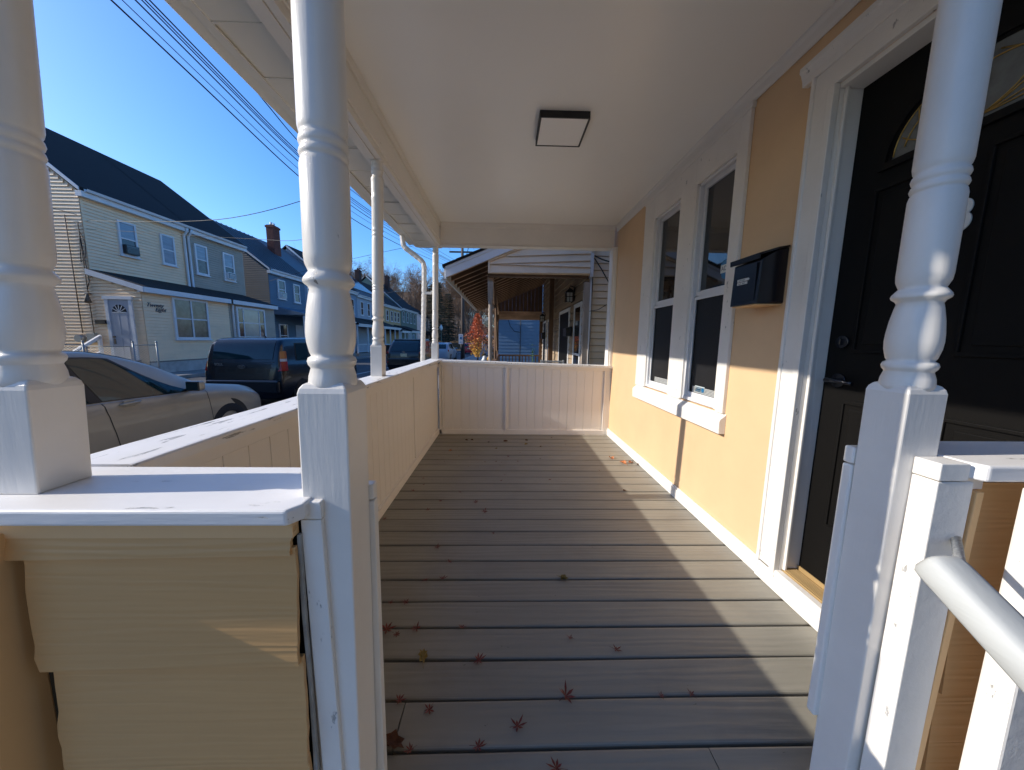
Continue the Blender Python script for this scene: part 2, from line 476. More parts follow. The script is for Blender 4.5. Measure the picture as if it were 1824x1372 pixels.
# door casing
b = MB()
b.box(1.334, XW, 1.515, 1.585, .085, 2.335); b.box(1.326, XW, 1.580, 1.598, .085, 2.345); b.box(1.328, XW, 1.484, 1.515, .085, 2.25)
b.box(1.334, XW, .52, 1.515, 2.25, 2.335)
b.box(1.334, XW, .59, .665, .085, 2.25); b.box(1.326, XW, .575, .592, .085, 2.345)
b.prism([(XW, 2.335), (1.326, 2.335), (1.322, 2.36), (1.312, 2.385), (1.306, 2.388), (1.306, 2.41), (XW, 2.41)], 1, .53, 1.645)
b.build('door_casing', M['trimworn'], hs, bev=.004)
b = MB(); b.box(XW+.0, 1.46, 1.484, 1.515, .10, 2.25); b.box(XW, 1.46, .665, .70, .10, 2.25); b.box(XW, 1.46, .70, 1.484, 2.23, 2.25)
b.box(1.372, 1.385, 1.470, 1.484, .10, 2.23)
b.build('door_jamb', M['trim'], hs, bev=.003)
b = MB(); b.box(1.325, 1.372, .52, 1.598, 0, .055); b.box(1.334, 1.372, .52, 1.598, .055, .10)
b.build('door_sill_board', M['trimworn'], hs, bev=.006)
b = MB(); b.box(1.372, 1.462, .70, 1.484, .085, .108)
for k in range(7): b.box(1.380+k*.0085, 1.385+k*.0085, .70, 1.484, .108, .1115)
b.box(1.444, 1.462, .70, 1.484, .108, .128)
b.build('threshold', M['woodthr'], hs, bev=.0015)
# black door
DX = 1.45
b = MB(); b.box(DX, DX+.045, .705, 1.482, .125, 2.235)
door = b.build('front_door', M['blackdoor'], hs, bev=.002)
def molding(mb, y0, y1, z0, z1):
    t = .012
    for (a0, a1, c0, c1) in ((y0, y1, z0, z0+t), (y0, y1, z1-t, z1), (y0, y0+t, z0+t, z1-t), (y1-t, y1, z0+t, z1-t)):
        mb.box(DX-.008, DX+.002, a0, a1, c0, c1)
    mb.box(DX-.005, DX+.002, y0+.035, y1-.035, z0+.035, z1-.035)
b = MB()
molding(b, 1.13, 1.375, 1.165, 1.80); molding(b, .81, 1.055, 1.165, 1.80)
molding(b, 1.13, 1.385, .39, .965); molding(b, .80, 1.055, .39, .965)
b.build('door_panel_moulding', M['blackdoor'], door, bev=.003)
def arc(cy, cz, ry, rz, a0, a1, n):
    return [(cy + ry*math.cos(a0+(a1-a0)*i/n), cz + rz*math.sin(a0+(a1-a0)*i/n)) for i in range(n+1)]
FC = (1.092, 1.893)
b = MB()
for (ro, ri, xo) in ((.275, .262, -.010), (.262, .250, -.016), (.250, .238, -.008)):
    P = arc(FC[0], FC[1]-.01, ro, ro*.86, 0, PI, 28); Q_ = arc(FC[0], FC[1]-.01, ri, ri*.86, 0, PI, 28)
    for k in range(28):
        p, q, r_, s_ = P[k], P[k+1], Q_[k+1], Q_[k]
        b.hexa([(DX+xo, *p), (DX+.002, *p), (DX+.002, *q), (DX+xo, *q), (DX+xo, *s_), (DX+.002, *s_), (DX+.002, *r_), (DX+xo, *r_)])
b.box(DX-.014, DX+.002, FC[0]-.275, FC[0]+.275, FC[1]-.035, FC[1]-.010)
b.build('fanlight_frame', M['blackdoor'], door)
b = MB(); b.prism(arc(FC[0], FC[1]-.01, .24, .205, 0, PI, 28), 0, DX-.004, DX+.002)
b.build('fanlight_glass', M['fanglass'], door)
b = MB()
def came(pts): b.tube([(DX-.006, p[0], p[1]) for p in pts], .0022, 5)
came(arc(FC[0], FC[1], .232, .197, 0, PI, 24)); came(arc(FC[0], FC[1], .20, .155, .12, PI-.12, 24))
for sg in (-1, 1):
    for (ex, ez, bow) in ((.17, .13, .05), (.10, .175, .04), (.21, .05, .03)):
        pts = []
        for t in range(13):
            q = t/12
            pts.append((FC[0]+sg*(ex*q + bow*math.sin(PI*q)), FC[1]+.005+ez*q - bow*.5*math.sin(PI*q)))
        came(pts)
    came([(FC[0]+sg*(.02+.10*math.sin(PI*t/12)), FC[1]+.01+.16*t/12) for t in range(13)])
came([(FC[0], FC[1]), (FC[0], FC[1]+.19)])
b.build('brass_came', M['brass'], door)
text_mesh('3', 'door_numeral', M['label'], .135, frame((DX-.004, 1.098, 1.605), (0,-1,0), (0,0,1)), door, .002, 0, .004)
b = MB(); b.tube([(DX-.012, 1.415, 1.21), (DX, 1.415, 1.21)], .027, 20)
b.box(DX-.022, DX-.010, 1.411, 1.419, 1.197, 1.223); b.build('deadbolt', M['blackmetal'], door, bev=.002)
b = MB(); b.tube([(DX-.010, 1.412, 1.045), (DX, 1.412, 1.045)], .030, 20)
b.tube([(DX-.05, 1.412, 1.045), (DX-.005, 1.412, 1.045)], .010, 12); b.tube([(DX-.05, 1.425, 1.046), (DX-.052, 1.37, 1.047), (DX-.050, 1.31, 1.042)], [.010, .009, .008], 10)
b.build('door_handle', M['blackmetal'], door)

# mailbox
mbx = thing('mailbox', (1.355, 1.74, 1.39), 'black metal wall mailbox with two white name strips beside the window', 'mailbox')
b = MB()
b.prism([(1.222, 1.392), (1.228, 1.60), (1.30, 1.642), (1.355, 1.656), (1.355, 1.395)], 1, 1.645, 1.838)
b.build('box_body', M['blackmetal'], mbx, bev=.003)
b = MB(); b.prism([(1.208, 1.600), (1.206, 1.626), (1.30, 1.655), (1.352, 1.664), (1.352, 1.656), (1.30, 1.644), (1.214, 1.618), (1.216, 1.600)], 1, 1.637, 1.846)
b.build('lid', M['blackmetal'], mbx, bev=.001)
b = MB(); b.box(1.2195, 1.223, 1.665, 1.82, 1.41, 1.59); b.build('front_plate', M['blackmetal'], mbx, bev=.001)
b = MB(); b.box(1.23, 1.352, 1.652, 1.832, 1.386, 1.391); b.build('box_underside', M['peachtrim'], mbx)
for k, (z0, ya) in enumerate(((1.512, 1.712), (1.496, 1.718))):
    b = MB(); b.prism([(1.79, z0), (ya, z0), (ya-.008 if k == 0 else ya, z0+.006), (ya, z0+.0125), (1.79, z0+.0125)], 0, 1.2172, 1.2192)
    sgn = b.build('name_strip', M['label'], mbx)
    b = MB()
    for j in range(9):
        if j in (4,): continue
        b.box(1.2164, 1.2170, 1.733+j*.0055, 1.7365+j*.0055, z0+.0035, z0+.0035+random.uniform(.003, .006))
    b.build('faded_print', M['ink'], sgn)

# ------------------------------------------------------------------ porch roof: ceiling, beams, soffit, gutter
pr = thing('porch_roof', (.1, 2.4, 2.3), 'white porch roof with flat painted ceiling, beams, vinyl soffit and gutter', 'roof')
b = MB(); b.box(-.80, 1.36, .50, 4.25, 2.571, 2.60)
cl = b.build('ceiling', M['ceiling'], pr)
b = MB()
b.box(-.872, -.785, .48, 4.36, 2.315, 2.66)
b.box(-.786, -.776, .48, 4.22, 2.345, 2.571); 
b.box(-.776, -.764, .60, 4.205, 2.345, 2.372); b.box(-.776, -.762, .60, 4.205, 2.515, 2.571)
b.build('side_beam', M['trim'], pr, bev=.003)
b = MB(); b.box(-.868, -.812, .49, 4.35, 2.302, 2.314); b.box(-.808, -.774, .49, 4.35, 2.305, 2.345)
b.build('beam_cladding', M['trim'], pr, bev=.0015)
b = MB()
b.box(-.774, 1.30, 4.235, 4.34, 2.32, 2.66); b.box(-.774, 1.32, 4.222, 4.235, 2.335, 2.571); b.box(-.762, 1.32, 4.208, 4.222, 2.515, 2.571); b.box(-.774, 1.30, 4.226, 4.345, 2.312, 2.32)
b.build('end_beam', M['trim'], pr, bev=.003)
b = MB(); b.box(-.774, 1.30, .50, .62, 2.32, 2.66)
b.build('front_beam', M['trim'], pr, bev=.003)
b = MB(); b.prism([(-1.25, 2.56), (-1.25, 2.62), (1.354, 3.35), (1.354, 3.25), (-.9, 2.62)], 1, .1, 4.80)
b.build('roof_deck', M['under'], pr)
# soffit panels: each a piece across the eaves
sf = MB(); sf.box(-1.195, -.874, 0, .298, 2.452, 2.458); sf.box(-1.195, -.874, .290, .300, 2.447, 2.452)
sme = mesh_of(sf, 'soffit_panel', M['soffit'])
for k in range(16):
    place(sme, 'soffit_panel', M['soffit'], pr, (0, .05+k*.30, 0), rot=(random.uniform(-.006, .006), random.uniform(-.006, .006), 0))
b = MB(); b.box(-1.215, -1.180, .02, 4.85, 2.440, 2.447); b.box(-1.222, -1.215, .02, 4.85, 2.44, 2.60)
b.build('fascia_channel', M['soffit'], pr)
b = MB(); b.box(-1.195, -.88, 4.86, 4.868, 2.44, 2.62); b.build('soffit_end_board', M['soffit'], pr)
g = [(-1.224, 2.575), (-1.224, 2.487), (-1.232, 2.478), (-1.310, 2.470), (-1.322, 2.480), (-1.330, 2.505), (-1.352, 2.535), (-1.362, 2.555), (-1.362, 2.575), (-1.352, 2.575), (-1.346, 2.54), (-1.318, 2.50), (-1.306, 2.484), (-1.236, 2.492), (-1.230, 2.50), (-1.230, 2.575)]
b = MB(); b.prism(g, 1, .0, 4.86)
b.prism([(-1.230,2.575),(-1.230,2.487),(-1.31,2.474),(-1.325,2.50),(-1.358,2.55),(-1.358,2.575)], 1, 4.86, 4.866)
b.build('gutter', M['gutter'], pr, bev=.002)
# downspout
dsp = [(-1.275, 4.42, 2.475), (-1.272, 4.42, 2.40), (-1.262, 4.42, 2.345), (-1.235, 4.42, 2.315), (-1.14, 4.43, 2.245), (-1.06, 4.43, 2.185), (-1.025, 4.43, 2.145), (-1.015, 4.43, 2.09), (-1.02, 4.43, 1.9), (-1.035, 4.43, 1.5), (-1.055, 4.43, 1.05), (-1.075, 4.43, .5), (-1.09, 4.43, -.28)]
b = MB()
pts = [Vector(p) for p in dsp]
vs = []; fs = []; n = 12; ring = 0
sm_ = []
for i in range(len(pts)-1):
    L = (pts[i+1]-pts[i]).length; k = max(2, int(L/.02))
    for j in range(k): sm_.append(pts[i].lerp(pts[i+1], j/k))
sm_.append(pts[-1])
b.tube(sm_, [.031 + .0015*math.sin(i*1.9) for i in range(len(sm_))], 8, sm=False)
b.build('downspout', M['white'], pr)
b = MB(); b.box(-1.05, -.90, 4.405, 4.412, 1.760, 1.792); b.box(-.912, -.90, 4.30, 4.41, 1.76, 1.792)
b.build('downspout_strap', M['white'], pr)

# ceiling lamp
lt = thing('ceiling_light', (.355, 2.37, 2.571), 'square flat ceiling light with black rim on the white porch ceiling', 'light')
b = MB()
x0, x1, y0, y1 = .204, .508, 2.216, 2.526
t = .010
b.box(x0, x1, y0, y0+t, 2.531, 2.571); b.box(x0, x1, y1-t, y1, 2.531, 2.571); b.box(x0, x0+t, y0+t, y1-t, 2.531, 2.571); b.box(x1-t, x1, y0+t, y1-t, 2.531, 2.571)
b.build('lamp_rim', M['black'], lt, bev=.002)
b = MB(); b.box(x0+t, x1-t, y0+t, y1-t, 2.534, 2.568); b.build('lamp_diffuser', M['diffuser'], lt)

# ------------------------------------------------------------------ turned posts
def profile(d):
    P = [(1.110,.0375),(1.122,.0385),(1.135,.0372),(1.148,.0335),(1.150,.0342),(1.154,.0372),(1.160,.0388),(1.166,.0368),(1.169,.0318),(1.175,.0345),(1.192,.0382),(1.207,.0392),(1.222,.0386),(1.246,.0362),(1.269,.0325),(1.279,.0303),(1.284,.0325),(1.289,.0385),(1.2925,.0396),(1.297,.0385),(1.304,.0335),(1.308,.0305),(1.313,.0325),(1.321,.0355),(1.333,.0366),
         (1.470,.0366),(1.478,.0350),(1.4815,.0330),(1.484,.0350),(1.4885,.0366),(1.494,.0352),(1.4975,.0328),(1.501,.0350),(1.506,.0366),(1.512,.0352),(1.5155,.0328),(1.520,.0350),(1.528,.0366)]
    P = [(z+d, r) for z, r in P]
    P += [(1.60,.0366),(1.84,.0356),(1.850,.0345),(1.856,.0330),(1.860,.0345),(1.867,.0362),(1.875,.0345),(1.880,.0328),(1.885,.0345),(1.893,.0362),(1.901,.0350),(1.908,.0338),(1.915,.0352),
          (2.075,.0356),(2.083,.0372),(2.092,.0372),(2.097,.0350),(2.12,.0362),(2.165,.0375),(2.185,.0370),(2.193,.0385),(2.202,.0385),(2.210,.0330),(2.218,.0300),(2.226,.0330),(2.236,.0375),(2.246,.0350),(2.252,.0310),(2.262,.0360),(2.272,.0350),(2.280,.0310),(2.292,.0345),(2.30,.036)]
    # refine the smooth shafts
    out = []
    for i in range(len(P)-1):
        out.append(P[i]); 
    out.append(P[-1])
    return out
def post(label, cx, cy, zb, top, m, d=0.0, hw=.039, zbot=None):
    # top = (x, y) of the axis at z 2.31
    z0 = zb
    lx = (top[0]-cx)/(2.31-z0); ly = (top[1]-cy)/(2.31-z0)
    t = thing('porch_post', (cx, cy, zb if zbot is None else zbot), label, 'post', 'turned white porch posts')
    b = MB()
    zz = z0 if zbot is None else zbot
    zt = 1.108 + d
    def q(z, h): 
        x = cx + lx*(z-z0); y = cy + ly*(z-z0)
        return [(x-h,y-h,z),(x+h,y-h,z),(x+h,y+h,z),(x-h,y+h,z)]
    P = q(zz, hw) + q(zt, hw) + q(zt+.008, hw-.002) + q(zt+.014, hw-.006) + q(zt+.017, hw-.012)
    fs = [(3,2,1,0)]
    for L in range(4):
        for k in range(4): fs.append((L*4+k, L*4+(k+1)%4, L*4+4+(k+1)%4, L*4+4+k))
    fs.append((16,17,18,19))
    b.add(P, fs)
    b.build('square_base', M['white'], t, bev=.0028)
    b = MB(); b.lathe(profile(d), cx, cy, 48, lean=(lx, ly), z0=z0)
    b.build('turned_shaft', m, t)
    b = MB()
    b.hexa(q(2.298, hw-.004) + q(2.40, hw-.004))
    b.build('top_block', M['white'], t, bev=.004)
    return t
post('turned white corner post where the near rail meets the street side rail', -.826, .598, .93, (-.735, .60), M['white'], zbot=.93)
post('turned white post with chipped paint at the head of the steps', -.302, .594, .93, (-.282, .60), M['postworn'], hw=.041, zbot=-.42)
post('turned white post beside the front door with a grey handrail in front', .806, .650, .93, (.788, .64), M['white'], zbot=-.42)
post('slim white post standing midway along the street side rail', -.880, 2.375, .937, (-.810, 2.31), M['post'], d=.035, zbot=.935)
post('slim white post at the far corner next to the downspout', -.866, 4.268, .945, (-.835, 4.262), M['post'], d=.03, zbot=.945)

# ------------------------------------------------------------------ railings
def boards(parent, n, mk_world, me, name='panel_board'):
    for k in range(n): place(me, name, None, parent, *mk_world(k))
# street side railing
rl = thing('street_side_railing', (-.86, 2.4, 0), 'long white boarded porch railing with peeling paint along the street', 'railing')
capme = MB()
N = 26
vs = []; fs = []
for i in range(N+1):
    y = .70 + (4.36-.70)*i/N
    z = .930 + .020*i/N
    xi = -.779 - .002*math.sin(i*.9); xo = -.943 - .003*math.sin(i*1.3)
    pr_ = [(xo, z-.028), (xo, z-.005), (xo+.004, z-.001), (xo+.010, z), (xi-.010, z), (xi-.004, z-.001), (xi, z-.005), (xi, z-.028)]
    for p in pr_: vs.append((p[0], y, p[1]))
k = 8
for i in range(N):
    for j in range(k): fs.append((i*k+j, i*k+(j+1)%k, (i+1)*k+(j+1)%k, (i+1)*k+j))
fs.append(tuple(range(k-1,-1,-1))); fs.append(tuple(N*k+j for j in range(k)))
capme.add(vs, fs); capme.build('cap_board', M['cap'], rl)
b = MB(); b.prism([(-.93,-.0),(-.93,.905),(-.845,.905),(-.845,0)], 1, .66, 4.33); b.build('rail_core', M['panel'], rl)
b = MB(); b.box(-.845, -.815, .66, 4.20, .853, .902); b.build('top_rail_trim', M['panel'], rl, bev=.003)
b = MB(); b.box(-.845, -.815, .66, 4.20, 0, .070); b.box(-.845, -.822, .66, 4.20, .07, .08); b.build('bottom_rail_trim', M['panel'], rl, bev=.003)
b = MB(); b.box(-.845, -.824, 3.085, 3.115, .08, .853); b.build('batten', M['panel'], rl, bev=.002)
pb = MB(); pb.prism([(-.012, -.0500), (.003, -.0500), (.0058, -.0484), (.0058, .0484), (.003, .0500), (-.012, .0500)], 2, .072, .862)
pbm = mesh_of(pb, 'panel_board', M['panel'])
y = .73
while y < 4.19:
    place(pbm, 'panel_board', None, rl, (-.838, y, 0)); y += .1012
# end railing
er = thing('end_railing', (.25, 4.26, 0), 'white boarded railing closing the far end of the porch', 'railing')
def sl(x): return .945 - .048*(x+.78)/2.1
for (xa, xb, dz) in ((-.79, .043, 0), (.043, 1.357, -.003)):
    b = MB()
    b.hexa([(xa, 4.150, sl(xa)-.030+dz), (xb, 4.150, sl(xb)-.030+dz), (xb, 4.35, sl(xb)-.030+dz), (xa, 4.35, sl(xa)-.030+dz), (xa, 4.150, sl(xa)+dz), (xb, 4.150, sl(xb)+dz), (xb, 4.35, sl(xb)+dz), (xa, 4.35, sl(xa)+dz)])
    b.build('cap_board', M['cap'], er, bev=.004)
    b = MB()
    b.hexa([(xa, 4.188, sl(xa)-.072), (xb-.0, 4.188, sl(xb)-.072), (xb, 4.222, sl(xb)-.072), (xa, 4.222, sl(xa)-.072), (xa, 4.188, sl(xa)-.032), (xb, 4.188, sl(xb)-.032), (xb, 4.222, sl(xb)-.032), (xa, 4.222, sl(xa)-.032)])
    b.build('top_rail_trim', M['panel'], er, bev=.002)
b = MB(); b.box(-.815, 1.355, 4.222, 4.33, .0, .86); b.build('rail_core', M['panel'], er)
b = MB(); b.box(-.815, .020, 4.196, 4.222, 0, .058); b.box(.048, 1.300, 4.190, 4.222, 0, .062); b.build('bottom_rail_trim', M['panel'], er, bev=.003)
b = MB(); b.box(.020, .046, 4.190, 4.222, .0, .875); b.build('batten', M['panel'], er, bev=.002)
b = MB(); b.box(-.812, -.782, 4.196, 4.222, .0, .90); b.box(-.774, -.748, 4.206, 4.222, .058, .88); b.build('corner_strip', M['panel'], er, bev=.002)
b = MB(); b.box(1.272, 1.300, 4.196, 4.222, .062, .85); b.build('corner_strip', M['panel'], er, bev=.002)
pe = MB(); pe.prism([(-.0515, .012), (-.0515, -.003), (-.0498, -.0058), (.0498, -.0058), (.0515, -.003), (.0515, .012)], 2, .052, .876)
pem = mesh_of(pe, 'panel_board', M['panel'])
x = -.695
while x < 1.25:
    if not (-.02 < x < .08): place(pem, 'panel_board', None, er, (x, 4.2155, 0))
    x += .1042
# near railing between the corner post and the steps
nr = thing('near_railing', (-.55, .6, -.42), 'short porch railing with white cap over peach wood grain siding', 'railing')
b = MB()
b.prism([(-.94, .505), (-.340, .505), (-.325, .528), (-.325, .690), (-.94, .690)], 2, .903, .930)
b.build('cap_board', M['capx'], nr, bev=.005, seg=3)
b = MB(); b.box(-.90, -.333, .56, .668, -.42, .902); b.build('rail_core', M['under'], nr)
b = MB(); b.box(-.90, -.34, .66, .682, -.0, .902); b.build('inner_sheathing', M['panel'], nr)
b = MB(); b.box(-.90, -.346, .527, .545, .870, .9025); b.build('frieze_board', M['peachtrim'], nr, bev=.001)
def clap(z0, z1, xl, xr, yb, yt, seed, slope=0):
    r = random.Random(seed)
    L = []; R_ = []
    n = 9
    for i in range(n+1):
        t = i/n
        L.append((xl + r.uniform(-.003, .003) + .0015*math.sin(t*5+seed), z0+(z1-z0)*t - slope))
        R_.append((xr + r.uniform(-.001, .001) - .003*math.sin(t*3.1+seed), z0+(z1-z0)*t + slope))
    mb = MB(); vs = []; fs = []
    for i in range(n+1):
        t = i/n; y = yb + (yt-yb)*t
        vs += [(L[i][0], y, L[i][1]), (R_[i][0], y, R_[i][1]), (R_[i][0], y+.007, R_[i][1]), (L[i][0], y+.007, L[i][1])]
    for i in range(n):
        for k in range(4): fs.append((i*4+k, i*4+(k+1)%4, i*4+4+(k+1)%4, i*4+4+k))
    fs += [(3,2,1,0), (n*4,n*4+1,n*4+2,n*4+3)]
    mb.add(vs, fs, 0)
    return mb
for (z0, z1, xl, yb, sd, sp) in ((.838, .885, -.86, .522, 1, .004), (.634, .85, -.786, .520, 2, .003), (.43, .645, -.772, .520, 3, .002), (.22, .441, -.765, .520, 4, .001), (.01, .231, -.76, .520, 5, 0), (-.2, .02, -.76, .52, 6, 0)):
    clap(z0, z1, xl, -.3475, yb+.000, yb+.008, sd, sp).build('clapboard', M['peachside'], nr)
clap(-.42, .87, -.3465, -.3425, .535, .536, 9).build('siding_edge', M['fibre'], nr)
b = MB(); b.hexa([(-.96,.476,-.42),(-.820,.476,-.42),(-.820,.55,-.42),(-.96,.55,-.42),(-.96,.476,.88),(-.806,.476,.88),(-.806,.55,.88),(-.96,.55,.88)])
b.build('corner_board', M['peachtrim'], nr, bev=.003)  # set proud so its shadow keeps grazing sun off the clapboards
b = MB(); b.hexa([(-.325,.543,-.42),(-.285,.543,-.42),(-.285,.5545,-.42),(-.325,.5545,-.42),(-.342,.543,.893),(-.307,.543,.893),(-.307,.5545,.893),(-.342,.5545,.893)])
b.build('outer_trim_board', M['trimworn'], nr, bev=.002)
b = MB(); b.box(-.343, -.306, .542, .5545, .895, .926); b.build('trim_block', M['trimworn'], nr, bev=.002)
b = MB(); b.hexa([(-.34,.634,.0),(-.258,.634,.0),(-.258,.654,.0),(-.34,.654,.0),(-.34,.634,.882),(-.253,.634,.882),(-.253,.654,.882),(-.34,.654,.882)])
b.build('inner_trim_board', M['trim'], nr, bev=.002)
b = MB(); b.box(-.34, -.2535, .634, .655, .884, .916); b.build('trim_block', M['trim'], nr, bev=.003)
# railing between the door side post and the house
sr = thing('door_side_railing', (1.1, .64, -.42), 'short railing with thick white cap beside the door side post', 'railing')
b = MB(); b.prism([(.868, .555), (1.354, .555), (1.354, .713), (.855, .713), (.855, .58)], 2, .957, .988); b.build('cap_board', M['capx'], sr, bev=.005, seg=3)
b = MB(); b.box(.865, 1.354, .615, .70, -.42, .956); b.build('rail_core', M['under'], sr)
for k, (z0, z1) in enumerate(((.70, .935), (.47, .71), (.24, .48), (.0, .25), (-.24, .01))):
    mb = MB(); mb.hexa([(.93,.596,z0),(1.354,.596,z0),(1.354,.604,z0),(.93,.604,z0),(.93,.606,z1),(1.354,.606,z1),(1.354,.613,z1),(.93,.613,z1)])
    mb.build('clapboard', M['peachside'], sr)
b = MB(); b.hexa([(.868,.585,-.42),(.885,.585,-.42),(.885,.612,-.42),(.868,.612,-.42),(.899,.585,.925),(.915,.585,.925),(.915,.612,.925),(.899,.612,.925)])
b.build('corner_board', M['peachtrim'], sr, bev=.002)
b = MB(); b.box(.845, .93, .600, .614, .925, .956); b.build('frieze_board', M['trim'], sr)
b = MB(); b.hexa([(.797,.569,-.42),(.865,.569,-.42),(.865,.6098,-.42),(.797,.6098,-.42),(.797,.569,.952),(.866,.569,.952),(.866,.6098,.952),(.797,.6098,.952)])
b.build('outer_trim_board', M['trimworn'], sr, bev=.002)
b = MB(); b.box(.796, .852, .568, .6098, .954, .987); b.build('trim_block', M['trimworn'], sr, bev=.002)
b = MB(); b.box(.763, .85, .690, .711, .30, .938); b.build('inner_trim_board', M['trim'], sr, bev=.004)
b = MB(); b.box(.763, .85, .690, .711, .940, .978); b.build('trim_block', M['trim'], sr, bev=.004)
# stair handrail and its newel
nw = thing('stair_newel', (.97, .55, -.42), 'flat white painted newel board below the cap beside the handrail', 'post')
b = MB(); b.hexa([(.93,.500,-.42),(1.02,.500,-.42),(1.02,.556,-.42),(.93,.556,-.42),(.93,.512,.952),(1.01,.512,.952),(1.01,.5535,.952),(.93,.5535,.952)])
b.build('newel_board', M['trimworn'], nw, bev=.005)
hr = thing('handrail', (.583, .0, -.42), 'rounded pale grey wooden handrail sloping down beside the steps', 'handrail')
b = MB()
d = Vector((0, -1, -.6)).normalized(); u = Vector((0, -.6, 1)).normalized()
prof = []
for k in range(14):
    a = 2*PI*k/14
    prof.append((.0245*math.copysign(abs(math.cos(a))**.45, math.cos(a)), .020*math.copysign(abs(math.sin(a))**.55, math.sin(a))))
vs = []; fs = []
st = Vector((.583, .405, .912))
segs = [(0, .8), (.004, .96), (.012, 1), (.5, 1), (.9, 1)]
for (L, s_) in segs:
    c = st + d*L
    for p in prof: vs.append(c + Vector((1,0,0))*p[0]*s_ + u*p[1]*s_)
n = 14
for i in range(len(segs)-1):
    for k in range(n): fs.append((i*n+k, i*n+(k+1)%n, (i+1)*n+(k+1)%n, (i+1)*n+k))
fs.append(tuple(range(n-1,-1,-1))); fs.append(tuple((len(segs)-1)*n+k for k in range(n)))
b.add(vs, fs, 0, True); b.build('rail', M['greywood'], hr)
b = MB(); b.tube([(.60, .36, .868), (.62, .38, .845), (.70, .45, .84), (.86, .575, .84)], .007, 8); b.build('rail_bracket', M['silver'], hr)
b = MB(); b.box(.56, .605, -.38, -.335, -.42, .44); b.build('rail_post', M['trim'], hr, bev=.004)
# steps
sp_ = thing('porch_steps', (.25, .2, -.42), 'grey painted wooden steps leading up onto the porch', 'steps')
for k, (y0, y1, z) in enumerate(((.20, .47, -.14), (-.08, .20, -.28))):
    b = MB(); b.box(-.30, .74, y0, y1, z-.035, z); b.box(-.28, .72, y1-.03, y1-.005, z, z+.10)
    b.build('tread', M['deck'], sp_, bev=.004)

# ------------------------------------------------------------------ fallen leaves
def leaf_mesh(kind, seed):
    r = random.Random(seed); mb = MB()
    if kind == 'r':
        n = 7; vs = [(0,0,.004)]; fs = []
        for i in range(n):
            a = -PI*.78 + 1.56*PI*i/(n-1)
            L = .5*(1-.35*abs(i-3)/3)*r.uniform(.7, 1.15)
            up = r.uniform(.1, .8)
            dx, dy = math.sin(a), math.cos(a); px, py = dy, -dx
            wd = .052
            k = len(vs)
            vs += [(dx*L*.15+px*.02, dy*L*.15+py*.02, .01), (dx*L*.55+px*wd, dy*L*.55+py*wd, up*L*.4), (dx*L, dy*L, up*L), (dx*L*.55-px*wd, dy*L*.55-py*wd, up*L*.4+.02), (dx*L*.15-px*.02, dy*L*.15-py*.02, .01)]
            fs += [(0,k,k+1), (0,k+1,k+3), (k+1,k+2,k+3), (0,k+3,k+4)]
        mb.add(vs, fs)
        mb.tube([(0,0,.006), (.02,-.25,.03), (.05,-.5,.01)], .010, 3)
    else:
        n = 14; vs = []; fs = []
        out = []
        for i in range(n):
            a = 2*PI*i/n
            R = .5*(1 if i % 2 else .68)*r.uniform(.85,1.1)
            out.append((R*math.cos(a)*.62, R*math.sin(a), .22*math.cos(a)**2 + r.uniform(0,.12)))
        inner = [(p[0]*.5, p[1]*.5, p[2]*.3) for p in out]
        vs = [(0,0,0)] + inner + out
        for i in range(n):
            j = (i+1) % n
            fs += [(0, 1+i, 1+j), (1+i, 1+n+i, 1+n+j, 1+j)]
        mb.add(vs, fs)
        mb.tube([(0,-.45,.08), (.03,-.75,.05)], .012, 3)
    return mb
LM = {}
for k, m in (('r','leafr'), ('b','leafb'), ('o','leafo'), ('y','leafy')):
    LM[k] = [mesh_of(leaf_mesh(k, s_), {'r':'maple_leaf','b':'brown_leaf','o':'orange_leaf','y':'yellow_leaf'}[k], M[m]) for s_ in range(3)]
